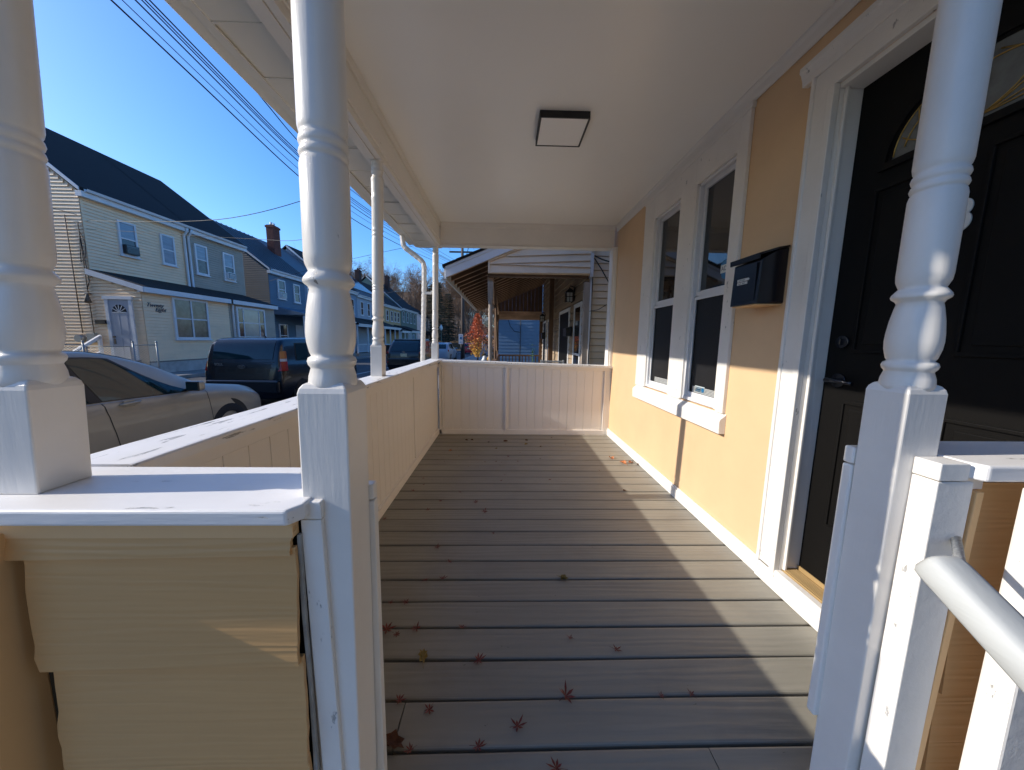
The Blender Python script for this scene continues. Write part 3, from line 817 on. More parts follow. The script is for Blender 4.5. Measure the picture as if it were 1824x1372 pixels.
LEAVES = [(-0.44, 3.927, 'b', 0.05), (-0.374, 3.936, 'b', 0.05), (-0.171, 3.851, 'b', 0.03), (0.029, 3.884, 'b', 0.06), (0.281, 3.933, 'b', 0.05), (0.267, 3.78, 'y', 0.05), (0.603, 4.048, 'b', 0.03), (1.026, 4.197, 'b', 0.03), (-0.512, 3.646, 'r', 0.02), (-0.566, 3.537, 'o', 0.05), (-0.075, 3.62, 'y', 0.03), (-0.06, 3.496, 'r', 0.02), (-0.235, 3.657, 'r', 0.02), (0.106, 3.629, 'r', 0.02), (0.182, 3.487, 'r', 0.02), (0.427, 3.694, 'b', 0.03), (0.882, 3.812, 'r', 0.02), (0.722, 3.774, 'r', 0.02), (-0.454, 3.363, 'r', 0.03), (-0.338, 3.348, 'r', 0.02), (0.052, 3.358, 'r', 0.04), (0.148, 3.22, 'r', 0.03), (0.381, 3.302, 'b', 0.02), (-0.069, 3.212, 'r', 0.03), (-0.014, 3.198, 'r', 0.02), (-0.178, 3.201, 'r', 0.03), (-0.579, 3.212, 'r', 0.02), (-0.329, 3.082, 'r', 0.02), (0.018, 2.881, 'r', 0.03), (-0.014, 2.757, 'r', 0.03), (0.406, 2.779, 'r', 0.04), (-0.691, 2.803, 'r', 0.03), (-0.655, 2.671, 'r', 0.03), (-0.712, 2.557, 'r', 0.04), (-0.337, 2.536, 'r', 0.03), (-0.462, 2.387, 'r', 0.04), (-0.199, 2.365, 'r', 0.05), (-0.126, 2.229, 'r', 0.05), (-0.528, 2.255, 'r', 0.04), (-0.789, 2.131, 'r', 0.04), (-0.056, 1.962, 'r', 0.03), (-0.376, 1.821, 'r', 0.05), (-0.288, 1.693, 'r', 0.04), (-0.677, 1.702, 'r', 0.05), (-0.38, 1.551, 'r', 0.04), (-0.299, 1.561, 'r', 0.05), (0.313, 1.56, 'y', 0.05), (1.119, 3.322, 'o', 0.08), (1.196, 3.186, 'o', 0.09), (1.274, 3.197, 'o', 0.08), (1.329, 3.147, 'b', 0.04), (0.986, 2.571, 'b', 0.03), (0.901, 2.992, 'r', 0.02), (1.245, 3.004, 'r', 0.02), (-0.44, 1.41, 'r', 0.04), (-0.505, 1.407, 'r', 0.03), (-0.572, 1.427, 'r', 0.04), (-0.477, 1.264, 'r', 0.06), (-0.428, 1.238, 'r', 0.04), (-0.355, 1.268, 'r', 0.05), (-0.168, 1.27, 'r', 0.04), (0.281, 1.214, 'r', 0.04), (0.451, 1.163, 'r', 0.04), (-0.297, 1.14, 'y', 0.055), (-0.086, 1.124, 'r', 0.06), (0.222, 0.992, 'r', 0.07), (-0.339, 0.984, 'r', 0.05), (-0.232, 0.954, 'r', 0.05), (0.053, 0.903, 'r', 0.06), (0.548, 0.988, 'r', 0.03), (0.655, 0.991, 'r', 0.03), (-0.321, 0.861, 'b', 0.07), (-0.264, 0.846, 'r', 0.04), (-0.065, 0.851, 'r', 0.05), (0.16, 0.797, 'r', 0.05), (0.312, 1.561, 'y', 0.04)]
LL = {'r': ('maple_leaf', 'small curled red maple leaf lying on the grey porch boards', 'red maple leaves scattered on the porch floor'),
      'b': ('brown_leaf', 'crumpled dark brown leaf lying on the grey porch boards', 'brown leaves scattered on the porch floor'),
      'o': ('orange_leaf', 'curled orange brown leaf on the grey porch boards', 'orange leaves on the porch floor'),
      'y': ('yellow_leaf', 'small pale yellow leaf on the grey porch boards', 'yellow leaves on the porch floor')}
SPECIAL = {(-.566,3.537): 'single orange leaf lying close to the street side rail', (1.119,3.322): 'broad orange brown leaf in the sun by the peach wall',
           (1.196,3.186): 'curled rust coloured leaf lying along a plank gap by the wall', (1.274,3.197): 'rust coloured leaf touching the white baseboard',
           (-.297,1.14): 'olive yellow feathery leaf clump by the near inner trim board', (.222,.992): 'spiky red maple leaf upright on a wide plank gap',
           (.053,.903): 'flat red maple leaf with a long stem on the nearest boards', (.313,1.56): 'lone pale yellow leaf in the middle of the floor',
           (-.321,.861): 'dead brown leaf clump at the butt joint of the planks', (-.477,1.264): 'bright red maple leaf beside the near trim board'}
ORD = ['first','second','third','fourth','fifth','sixth','seventh','eighth','ninth','tenth','eleventh','twelfth','thirteenth','fourteenth','fifteenth','sixteenth','seventeenth','eighteenth','nineteenth','twentieth','twenty-first','twenty-second','twenty-third','twenty-fourth','twenty-fifth','twenty-sixth']
ADJ = {'r': 'red maple leaf', 'b': 'brown leaf', 'o': 'orange leaf', 'y': 'yellow leaf'}
def where(x, y, k):
    i = int((4.19-y)/.1427); i = max(0, min(i, 25))
    px = 'by the street side rail' if x < -.5 else 'off the street side rail' if x < -.2 else 'at mid floor' if x < .2 else 'past mid floor' if x < .6 else 'toward the peach wall'
    return ADJ[k] + ' on the ' + ORD[i] + ' board from the far railing ' + px
seen_w = {}
for (x, y, k, sz) in LEAVES: seen_w[where(x, y, k)] = seen_w.get(where(x, y, k), 0) + 1
r = random.Random(3)
for n_, (x, y, k, sz) in enumerate(LEAVES):
    nm, lb, gp = LL[k]
    o = bpy.data.objects.new(nm, LM[k][n_ % 3]); COL.objects.link(o)
    o.location = (x, y, .002)
    s_ = sz * (1.0 if k != 'r' else 1.12)
    o.scale = (s_*r.uniform(.8,1.2), s_*r.uniform(.8,1.2), s_*.9)
    o.rotation_euler = (r.uniform(-.15,.15), r.uniform(-.15,.15), r.uniform(0, 6.28))
    sp = SPECIAL.get((x, y))
    wl_ = where(x, y, k)
    o['label'] = sp or wl_; o['category'] = 'leaf'; o['group'] = gp
# ------------------------------------------------------------------ more materials
def siding(name, c, v=.06): return mat(name, c, .55, v, 1.2, stretch=(.4,.4,3), bump=.1, bs=20, dirt=(tuple(x*.72 for x in c), .45))
M['yellow'] = siding('pale_yellow_siding', (.93,.68,.43))
M['tan'] = siding('tan_siding', (.42,.35,.265))
M['taupe'] = siding('taupe_siding', (.20,.18,.155))
M['bluesid'] = siding('blue_siding', (.095,.16,.23))
M['lblue'] = siding('pale_blue_siding', (.22,.28,.36))
M['lgrey'] = siding('light_grey_siding', (.36,.39,.44))
M['ochre'] = siding('ochre_siding', (.50,.34,.17))
M['green'] = siding('sage_siding', (.15,.20,.165))
M['whites'] = siding('white_siding', (.52,.55,.60))
M['beige'] = siding('beige_siding', (.85,.69,.50))
M['brownsid'] = siding('brown_siding', (.38,.28,.18))
M['farblue'] = siding('slate_blue_siding', (.15,.235,.33))
M['found'] = mat('whitewashed_foundation', (.45,.44,.41), .9, .15, 2, bump=.6, bs=15, bdist=.01, dirt=((.22,.20,.18), .7))
M['shingle'] = mat('dark_shingles', (.007,.007,.007), .9, .35, 6, stretch=(1,1,3), bump=.7, bs=12, bstretch=(1,1,5), bdist=.01)
M['metalroof'] = mat('standing_seam_roof', (.07,.085,.10), .5, .12, 2)
M['greyroof'] = mat('grey_shingles', (.10,.105,.115), .9, .2, 5, bump=.6, bs=12)
M['solar'] = mat('solar_panel', (.012,.018,.035), .15, .1, 3)
M['brick'] = mat('red_brick', (.15,.05,.035), .85, .3, 12, bump=.6, bs=30)
M['darkbrick'] = mat('dark_brick', (.06,.03,.025), .85, .3, 12)
M['mortar'] = mat('mortar', (.25,.22,.19), .9)
M['ftrim'] = mat('house_trim_white', (.70,.70,.70), .5, .06, 2)
M['blind'] = mat('glass_over_blind', (.22,.26,.31), .12, .2, 1.5, stretch=(1,1,8), spec=.8)  # base colour includes a pale sky reflection as well as the blind
M['glass'] = mat('dark_window_glass', (.03,.034,.038), .06, .4, 1.2, spec=.8)
M['curtain'] = mat('glass_over_curtain', (.10,.095,.08), .15, .6, 3.5, spec=.7)
M['brightglass'] = mat('reflecting_picture_glass', (.30,.31,.28), .12, .2, 2.5, spec=.8)
M['whitedoor'] = mat('pale_door_paint', (.42,.43,.47), .5, .05)
M['rust'] = mat('rusted_metal', (.16,.12,.085), .8, .4, 30)
M['galv'] = mat('galvanised_steel', (.30,.31,.31), .45, .15, 20, metal=.4)
M['wire'] = mat('black_cable', (.012,.012,.014), .6)
M['oldwood'] = mat('weathered_brown_wood', (.13,.07,.035), .7, .35, 4, stretch=(1,1,.3), bump=.5, bs=30, bstretch=(1,1,.15))
M['rafter'] = mat('rafter_wood_and_sunlit_edge', (.50,.32,.20), .75, .4, 5, stretch=(.3,1,1), bump=.4, bs=20)  # on the rafter undersides this pale tone stands for caught sunlight
M['greypost'] = mat('faded_grey_post', (.36,.30,.25), .7, .3, 8, stretch=(1,1,.2), bump=.6, bs=40, bstretch=(1,1,.1))
M['pole'] = mat('creosote_pole', (.09,.07,.055), .9, .3, 6, stretch=(1,1,.1), bump=.6, bs=30, bstretch=(1,1,.1))
M['bark'] = mat('grey_bark', (.13,.10,.078), .9, .3, 3, stretch=(1,1,.3))
M['twig'] = mat('brown_twigs', (.17,.115,.075), .9, .35, .6)
M['oakleaf'] = mat('dry_oak_leaves', (.21,.115,.055), .8, .4, .8)
M['needle'] = mat('conifer_needles', (.022,.038,.020), .8, .4, 1.5)
M['autumn_red'] = mat('autumn_leaf_red', (.52,.12,.035), .6, .3, 6)
M['autumn_gold'] = mat('autumn_leaf_gold', (.62,.33,.035), .6, .3, 6)
M['pot'] = mat('dark_bin_plastic', (.02,.02,.022), .5)
M['red'] = mat('red_reflector', (.30,.012,.012), .2, .1)
M['amber'] = mat('amber_lens', (.38,.13,.03), .2, .1)
M['lens'] = mat('clear_lens', (.45,.47,.5), .12, .1)
M['tyre'] = mat('tyre_rubber', (.015,.015,.015), .8, .1)
M['rim'] = mat('alloy_rim', (.35,.35,.36), .35, .1, metal=.7)
M['carglass'] = mat('tinted_car_glass', (.006,.024,.030), .02, .2, spec=.5)
M['chrome'] = mat('chrome_badge', (.55,.56,.58), .12, .02, metal=1)
M['plate'] = mat('licence_plate', (.55,.50,.32), .4, .2, 30)
M['carblack'] = mat('black_car_trim', (.012,.012,.012), .35, .1)

XU, XL = -15.8, -14.0
# ------------------------------------------------------------------ windows and houses across the street
def hwin(parent, ax, c, a0, a1, z0, z1, dirn, top='blind', bot='glass', fw=.07, ac=None, sill=True, mull=0, name='window'):
    """window on a wall plane. ax 0: plane X=c, a along Y, facing dirn; ax 1: plane Y=c."""
    def bx(mb, p0, p1, q0, q1, za, zb, mi=0):
        if ax == 0: mb.box(c+dirn*p0, c+dirn*p1, q0, q1, za, zb, mi)
        else: mb.box(q0, q1, c+dirn*p0, c+dirn*p1, za, zb, mi)
    b = MB()
    bx(b, -.02, .080, a0, a0+fw, z0, z1); bx(b, -.02, .080, a1-fw, a1, z0, z1); bx(b, -.02, .082, a0+fw, a1-fw, z1-fw, z1); bx(b, -.02, .082, a0+fw, a1-fw, z0, z0+fw)
    if sill: bx(b, -.02, .11, a0-.04, a1+.04, z0-.05, z0)
    f = b.build(name, M['ftrim'], parent)
    n = mull + 1
    W = (a1-a0-2*fw)/n
    zm = (z0+z1)/2
    sb = MB()
    for i in range(n):
        p, q = a0+fw+i*W, a0+fw+(i+1)*W
        if i: bx(sb, .0, .075, p-.03, p+.03, z0+fw, z1-fw)
        bx(sb, .004, .066, p, q, zm-.025, zm+.025)
        g = MB(); bx(g, .002, .050, p, q, zm, z1-fw); g.build('pane', M[top], f)
        g = MB(); bx(g, .0, .043, p, q, z0+fw, zm); g.build('pane', M[bot], f)
    sb.build('sash_bar', M['ftrim'], f)
    if ac:
        b = MB(); h = .36
        bx(b, .02, .20, a0+fw+.02, a1-fw-.02, z0+fw, z0+fw+h)
        bx(b, .20, .21, a0+fw+.05, a1-fw-.05, z0+fw+.03, z0+fw+h-.03, 1)
        for k in range(5): bx(b, .21, .216, a0+fw+.06, a1-fw-.06, z0+fw+.05+k*.05, z0+fw+.07+k*.05, 0)
        b.build('air_conditioner', [M[ac], M['glass']], f)
    return f
def gutter_h(parent, x, y0, y1, z, name='gutter', m='ftrim'):
    b = MB(); b.prism([(x, z), (x+.10, z+.02), (x+.13, z+.11), (x+.12, z+.11), (x+.09, z+.04), (x+.01, z+.03), (x+.01, z+.11), (x, z+.11)], 1, y0, y1)
    b.build(name, M[m], parent)
def gable_house(nm, label, y0, y1, wall, roof, eave=6.45, ridge=9.75, rx=-19.5, base=-.45, lap=.115, side0=None, xb=-23.2, fascia='ftrim', over=.22, front=XU, rake0=0.12, rake1=.12, cat='house', south=True, rend=0):
    t = thing(nm, ((front+xb)/2, (y0+y1)/2, base), label, cat)
    b = MB(); b.box(xb, front-.012, y0+.01, y1-.01, base, eave)
    b.prism([(xb, eave), (front-.012, eave), (rx, ridge-.12)], 1, y0+.012, y1-.012+min(0, rend)*1.2)
    b.laps(0, front-.012, y0, y1, base+.5, eave-.02, lap, .036)
    b.box(front-.01, front+.012, y0, y0+.09, base+.4, eave); b.box(front-.01, front+.012, y1-.09, y1, base+.4, eave)
    b.build('front_wall', M[wall], t)
    if south:
        s_ = MB()
        sl_ = (ridge-.12-eave)/(rx-front)
        def top(z, zt):
            if zt <= eave: return (xb, front)
            return (xb + (zt-eave)/((ridge-.12-eave)/(rx-xb)), front + (zt-eave)/sl_)
        s_.laps(1, y0+.01, xb, front, base+.3, ridge-.15, lap, -.036, top=top)
        s_.build('side_wall', M[side0 or wall], t)
    rb = MB(); ov = over; th = .12
    fz = eave - .02; k = (ridge-eave)/(rx-front)
    ex = front + ov; ez = eave + k*ov*-1 if False else eave - abs(k)*ov*.0
    P6 = [(ex, eave+.0), (ex, eave+th), (rx, ridge+th), (xb-ov, eave+th), (xb-ov, eave), (rx, ridge)]
    rb.prism(P6, 1, y0-rake0, y1+rake1)
    for i in (8, 11):
        if rend: rb.v[i] = (rb.v[i][0], rb.v[i][1]+rend, rb.v[i][2])
    rb.build('roof', M[roof], t)
    b = MB(); b.box(front-.0, front+ov-.003, y0-rake0+.02, y1+rake1-.02, eave-.20, eave-.003); b.build('fascia', M[fascia], t)
    if south:
        b = MB()
        b.prism([(ex-.02, eave-.02), (ex-.02, eave+th-.01), (rx, ridge+th-.01), (rx, ridge-.08)], 1, y0-rake0-.03, y0-rake0)
        b.build('rake_board', M[fascia], t)
    gutter_h(t, front+ov, y0, y1, eave-.03)
    return t
def far_porch(t, y0, y1, z=2.62, gzv=-.7, xf=-13.6, wall=XU, m='ftrim', roofm='shingle', rise=.75, posts=3, deck=True, rail='ftrim'):
    b = MB(); b.prism([(xf-.05, z), (xf+.25, z-.06), (xf+.25, z+.05), (wall, z+rise+.1), (wall, z)], 1, y0, y1)
    pr2 = b.build('porch_roof', M[roofm], t)
    b = MB(); b.box(xf-.05, xf+.21, y0+.05, y1-.05, z-.22, z-.062); b.box(xf+.251, xf+.28, y0, y1, z-.06, z+.03); b.build('porch_fascia', M[m], t)
    for i in range(posts):
        yy = y0+.12 + (y1-y0-.24)*i/max(1, posts-1)
        b = MB(); b.box(xf-.06, xf+.06, yy-.06, yy+.06, gzv+.4, z-.22); b.build('porch_column', M[m], t)
    if deck:
        b = MB(); b.box(wall, xf+.15, y0, y1, gzv-.3, gzv+.42); b.build('porch_base', M['mortar'], t)
        b = MB(); b.box(xf-.03, xf+.03, y0+.18, y1-.18, gzv+1.22, gzv+1.28); b.box(xf-.03, xf+.03, y0+.18, y1-.18, gzv+.52, gzv+.57)
        nb = int((y1-y0-.36)/.13)
        for i in range(nb): b.box(xf-.015, xf+.015, y0+.2+i*.13, y0+.23+i*.13, gzv+.57, gzv+1.22)
        b.build('porch_balustrade', M[rail], t)
def chimney(t, x, y, z0, z1, w=.55, l=.75, m='brick'):
    b = MB(); b.box(x-w/2, x+w/2, y-l/2, y+l/2, z0, z1-.2)
    c = b.build('chimney', M[m], t)
    # courses of brick as real ledges
    b = MB()
    z = z0+.15; k = 0
    while z < z1-.25:
        for s_ in (0, 1):
            n = int(w/.11) if s_ else int(l/.22)
            for i in range(int(l/.22)+1):
                yy = y-l/2 + (i+(.5 if k % 2 else 0))*.22
                if yy+.20 < y+l/2+.01 and not s_: b.box(x+w/2, x+w/2+.008, yy+.01, yy+.20, z, z+.062)
            for i in range(int(w/.22)+1):
                xx = x-w/2 + (i+(.5 if k % 2 else 0))*.22
                if xx+.20 < x+w/2+.01 and s_: b.box(xx+.01, xx+.20, y-l/2-.008, y-l/2, z, z+.062)
        z += .075; k += 1
    o = b.build('brick_courses', M[m], t); o['kind'] = 'stuff'
    b = MB(); b.box(x-w/2-.05, x+w/2+.05, y-l/2-.05, y+l/2+.05, z1-.2, z1-.06); b.box(x-w/2+.02, x+w/2-.02, y-l/2+.02, y+l/2-.02, z1-.06, z1); b.build('chimney_cap', M[m], t)
    b = MB()
    for dy in (-.15, .15): b.tube([(x, y+dy, z1), (x, y+dy, z1+.22)], .09, 10)
    b.build('chimney_pot', M['ftrim'] if m == 'brick' else M[m], t)

# --- yellow house
Y0 = 13.66
A = gable_house('row_house', 'pale yellow clapboard half of a double house with black roof and white script number', Y0, 17.78, 'yellow', 'shingle', side0='yellow', lap=.125)
hwin(A, 0, XU, 14.78, 15.48, 4.47, 5.84, 1, 'blind', 'glass', ac='pot')
hwin(A, 0, XU, 16.50, 17.16, 4.48, 5.83, 1, 'blind', 'blind')
def lowext(t, y0, y1, wall, side, zt=2.86, base=-.42, fasc='ftrim', end0=True, gut=False):
    b = MB(); b.box(XU+.02, XL-.012, y0+.01, y1-.01, base, zt+.1)
    b.prism([(XU+.02, zt+.1), (XL-.012, zt+.1), (XU+.02, zt+.62)], 1, y0+.012, y1-.012)
    b.laps(0, XL-.012, y0, y1, .16, zt+.02, .125, .036)
    b.box(XL-.012, XL+.01, y0, y0+.1, .16, zt)
    b.build('front_room_wall', M[wall], t)
    if end0:
        s_ = MB(); s_.laps(1, y0+.01, XU-.3, XL, -.1, zt+.5, .125, -.036, top=lambda z, q: (XU, min(XL, XU + (XL-XU)*(1-(q-zt-.1)/.55) if q > zt+.1 else XL)))
        s_.build('front_room_side_wall', M[side], t)
    b = MB(); b.box(XL-.05, XL+.03, y0, y1, base-.1, .12); b.build('foundation', M['found'], t)
    b = MB(); b.box(XL-.01, XL+.045, y0, y1, .12, .17); b.build('water_table', M['taupe'], t)
    b = MB(); b.prism([(XL+.25, zt+.03), (XL+.25, zt+.20), (XU, zt+.82), (XU, zt+.66)], 1, y0-.12, y1); b.build('front_room_roof', M['shingle'], t)
    b = MB(); b.box(XL+.0, XL+.253, y0-.13, y1, zt-.02, zt+.03); b.box(XL+.251, XL+.275, y0-.13, y1, zt-.02, zt+.175)
    b.prism([(XL+.25, zt-.02), (XL+.25, zt+.17), (XU, zt+.80), (XU, zt+.60)], 1, y0-.16, y0-.121)
    b.build('front_room_fascia', M[fasc], t)
lowext(A, Y0, 17.78, 'yellow', 'yellow')
hwin(A, 0, XL, 14.80, 16.50, 1.05, 2.81, 1, 'curtain', 'curtain', mull=1, fw=.09)
text_mesh('Twenty', 'script_number', M['ink'], .22, frame((XL+.03, 14.09, 2.39), (0,1,0), (0,0,1)), A, .012, .45, -.001)
text_mesh('Eight', 'script_number', M['ink'], .22, frame((XL+.03, 14.30, 2.22), (0,1,0), (0,0,1)), A, .012, .45, -.001)
# side door with fanlight
sx0, sx1, sz0, sz1 = -15.24, -14.46, .22, 2.55
b = MB(); b.box(sx0-.12, sx0, Y0-.07, Y0, sz0, sz1+.1); b.box(sx1, sx1+.12, Y0-.07, Y0, sz0, sz1+.1); b.box(sx0-.16, sx1+.16, Y0-.09, Y0, sz1, sz1+.12); b.build('door_casing', M['ftrim'], A)
b = MB(); b.box(sx0, sx1, Y0-.045, Y0, sz0, sz1)
for (xa, xb) in ((sx0+.12, sx0+.36), (sx1-.36, sx1-.12)):
    b.box(xa, xb, Y0-.055, Y0-.045, sz0+.15, sz0+.85); b.box(xa, xb, Y0-.055, Y0-.045, sz0+1.0, sz0+1.75)
sd = b.build('side_door', M['whitedoor'], A)
cx = (sx0+sx1)/2
b = MB(); b.prism([(cx+.27*math.cos(PI*i/12), 2.06+.30*math.sin(PI*i/12)) for i in range(13)], 1, Y0-.058, Y0-.045); fg = b.build('fanlight', M['glass'], sd)
b = MB()
for k in range(5): 
    a = PI*(k+1)/6; b.bar((cx, Y0-.062, 2.06), (cx+.27*math.cos(a), Y0-.062, 2.06+.30*math.sin(a)), .02, .01, up=(0,1,0))
b.bar((cx-.27, Y0-.06, 2.06), (cx+.27, Y0-.06, 2.06), .03, .012, up=(0,1,0)); b.build('fanlight_bars', M['ftrim'], fg)
b = MB(); b.tube([(sx0+.08, Y0-.09, 1.12), (sx0+.08, Y0-.045, 1.12)], .04, 10); b.box(sx0+.05, sx0+.11, Y0-.07, Y0-.045, .85, 1.05); b.build('door_handle', M['rust'], sd)
# side wall fittings
b = MB(); b.tube([(-16.35, Y0-.05, 5.6), (-16.35, Y0-.05, 1.25)], .016, 6); b.tube([(-15.92, Y0-.05, 5.35), (-15.92, Y0-.05, 1.2)], .014, 6); b.build('service_conduit', M['rust'], A)
b = MB(); b.tube([(-16.42, Y0-.18, 1.05), (-16.42, Y0, 1.05)], .14, 14); b.box(-16.12, -15.82, Y0-.14, Y0, .9, 1.25); b.build('utility_meter', M['galv'], A)
b = MB(); b.tube([(-15.86, Y0-.02, 2.75), (-15.86, Y0-.2, 2.72)], .03, 6); b.tube([(-15.80, Y0-.2, 2.72), (-15.74, Y0-.25, 2.40)], [.03, .10], 8); b.build('side_lamp', M['rust'], A)
b = MB(); b.box(-15.75, -15.38, Y0-.12, Y0, 1.62, 1.76); b.build('letter_box', M['black'], A)
b = MB(); b.tube([(-15.92, Y0-.03, 5.0), (-15.7, Y0-.1, 4.6), (-15.75, Y0-.1, 4.1), (-16.0, Y0-.06, 3.9), (-15.9, Y0-.06, 4.9), (-15.80, Y0-.06, 3.2), (-15.93, Y0-.06, 2.9)], .012, 5); b.build('loose_cable', M['wire'], A)
# twin downspouts between the halves
b = MB()
for yy in (17.68, 17.90):
    b.tube([(XU+.28, yy, 6.40), (XU+.24, yy, 6.25), (XU+.08, yy, 6.05), (XU+.08, yy, 3.65), (XU+.2, yy, 3.55)], .055, 8)
b.build('downspout', M['ftrim'], A)
# --- tan house
B = gable_house('row_house', 'tan clapboard half of a double house sharing the black roof', 17.80, 21.5, 'tan', 'shingle', south=False, rake0=0, rend=-.75)
hwin(B, 0, XU, 18.21, 18.95, 4.35, 5.86, 1, 'blind', 'curtain', fw=.09)
hwin(B, 0, XU, 19.95, 20.72, 4.35, 5.86, 1, 'blind', 'glass', fw=.09, ac='ftrim')
lowext(B, 17.80, 21.2, 'tan', 'tan', end0=False, fasc='ftrim')
f = hwin(B, 0, XL, 18.20, 20.30, 1.10, 2.75, 1, 'brightglass', 'brightglass', fw=.10, sill=False)
b = MB(); b.box(XL+.03, XL+.055, 18.30, 18.62, 1.2, 2.65); b.build('curtain', M['glass'], f)
b = MB(); b.box(XL+.03, XL+.055, 19.86, 20.2, 1.2, 2.65); b.build('curtain', M['glass'], f)
b = MB(); b.box(XL+.02, XL+.07, 18.63, 18.68, 1.2, 2.65); b.box(XL+.02, XL+.07, 19.80, 19.85, 1.2, 2.65); b.build('sash_bar', M['ftrim'], f)
b = MB(); b.tube([(XL+.08, 17.98, 2.8), (XL+.06, 17.98, 2.6), (XL+.06, 17.98, -.3)], .05, 8); b.build('downspout', M['ftrim'], B)
# --- blue house with metal roof
Cc = gable_house('row_house', 'dark blue clapboard house with seamed metal roof and brick chimney', 23.66, 27.72, 'bluesid', 'metalroof', eave=5.62, ridge=8.75, side0='taupe', base=-.55)
b = MB()
for k in range(11):
    yy = 23.6 + k*.41
    b.prism([(XU+.24, 5.745), (XU+.24, 5.79), (-19.5, 8.915), (-19.5, 8.87)], 1, yy, yy+.035)
b.build('roof_seams', M['metalroof'], Cc)
hwin(Cc, 0, XU, 24.46, 25.28, 3.86, 5.18, 1, 'glass', 'glass', fw=.09, ac='ftrim'); hwin(Cc, 0, XU, 26.24, 27.0, 3.78, 5.14, 1, 'glass', 'glass', fw=.09)
chimney(Cc, -18.1, 28.05, 6.9, 9.75)
far_porch(Cc, 23.7, 27.7, z=2.72, gzv=-.56, xf=-13.7, roofm='bluesid', rise=.5, posts=3)
hwin(Cc, 0, XU, 24.3, 25.2, .5, 2.1, 1, 'glass', 'glass'); b = MB(); b.box(XU, XU+.06, 26.2, 27.1, -.1, 2.1); b.build('front_door', M['whitedoor'], Cc)
# --- pale blue twin
Dd = gable_house('row_house', 'pale blue clapboard house adjoining the dark blue one', 27.75, 31.5, 'lblue', 'metalroof', eave=5.62, ridge=8.75, base=-.6, south=False, rake0=0)
hwin(Dd, 0, XU, 28.0, 28.7, 3.8, 5.14, 1, 'glass', 'glass', fw=.09); hwin(Dd, 0, XU, 29.9, 30.6, 3.8, 5.14, 1, 'glass', 'glass', fw=.09)
far_porch(Dd, 27.75, 31.4, z=2.6, gzv=-.6, xf=-13.7, rise=.6)
E2 = gable_house('row_house', 'slate blue sided house with white rake board and steep dark roof', 32.0, 37.2, 'lblue', 'shingle', eave=5.9, ridge=9.25, base=-.65, side0='lblue', rake0=.15)
for y in (32.7, 34.2, 35.7): hwin(E2, 0, XU, y, y+.75, 3.7, 5.2, 1, 'glass', 'glass')
far_porch(E2, 32, 37.1, z=2.5, gzv=-.65, xf=-13.7)
# --- light grey house with solar panels
F2 = gable_house('row_house', 'light grey sided house with solar panels on the roof', 37.3, 44.8, 'lgrey', 'greyroof', eave=5.75, ridge=9.2, rx=-20.0, base=-.75)
for y in (38.1, 39.95, 42.0, 43.3): hwin(F2, 0, XU, y, y+.72, 3.7, 5.18, 1, 'glass', 'glass')
sl_ = (9.2-5.75)/(4.2+.22)
for i in range(6):
    for j in range(2):
        x0 = -16.4 - j*1.75; x1 = x0-1.65
        y0_ = 38.0 + i*1.05
        z = lambda x: 5.75+.12+.10 + (-15.58-x)*sl_*.985
        b = MB(); b.hexa([(x0,y0_,z(x0)-.03),(x1,y0_,z(x1)-.03),(x1,y0_+1.0,z(x1)-.03),(x0,y0_+1.0,z(x0)-.03),(x0,y0_,z(x0)),(x1,y0_,z(x1)),(x1,y0_+1.0,z(x1)),(x0,y0_+1.0,z(x0))])
        b.build('solar_panel', M['solar'], F2)
far_porch(F2, 37.4, 44.7, z=2.5, gzv=-.72, xf=-13.6, posts=5)
b = MB(); b.box(XU, XU+.06, 40.5, 41.4, -.3, 1.9); b.build('front_door', M['whitedoor'], F2)
# --- ochre house
G2 = gable_house('row_house', 'ochre clapboard house with black porch roof next to the sage green one', 45.0, 52.6, 'ochre', 'shingle', eave=5.55, ridge=8.9, rx=-20, base=-.8)
for y in (46.2, 48.0, 49.5, 51.0): hwin(G2, 0, XU, y, y+.8, 3.55, 5.0, 1, 'glass', 'glass')
far_porch(G2, 45.1, 49.0, z=2.2, gzv=-.8, xf=-13.6)
chimney(G2, -19.4, 46.6, 7.8, 10.1, m='darkbrick')
# --- green house
H2 = gable_house('row_house', 'tall sage green sided house with dark roof and dark chimney', 52.9, 62.2, 'green', 'shingle', eave=5.75, ridge=10.4, rx=-20.8, base=-.88, xb=-26)
for y in (53.7, 55.8, 57.8, 60.1): hwin(H2, 0, XU, y, y+.85, 3.75, 5.4, 1, 'glass', 'glass')
chimney(H2, -19.2, 57.3, 8.2, 11.3, m='darkbrick')
far_porch(H2, 49.2, 55.5, z=2.3, gzv=-.85, xf=-13.4, posts=3); 
hwin(H2, 0, XU, 56.2, 57.2, .3, 1.9, 1); hwin(H2, 0, XU, 59.2, 60.2, .3, 1.9, 1)
I2 = gable_house('row_house', 'small white sided house beyond the sage green house', 66.5, 71.5, 'whites', 'shingle', eave=5.2, ridge=8.0, base=-.9)
for y in (67.5, 69.5): hwin(I2, 0, XU, y, y+.9, 3.3, 4.8, 1, 'glass', 'glass')
far_porch(I2, 66.6, 71.4, z=2.0, gzv=-.9)
J2 = gable_house('row_house', 'white sided end house with dark side at the foot of the wooded hill', 72.5, 78, 'whites', 'shingle', eave=5.0, ridge=7.6, base=-.9)
for y in (73.5, 76): hwin(J2, 0, XU, y, y+.9, 3.2, 4.7, 1, 'glass', 'glass')
far_porch(J2, 72.6, 77.9, z=2.0, gzv=-.9)

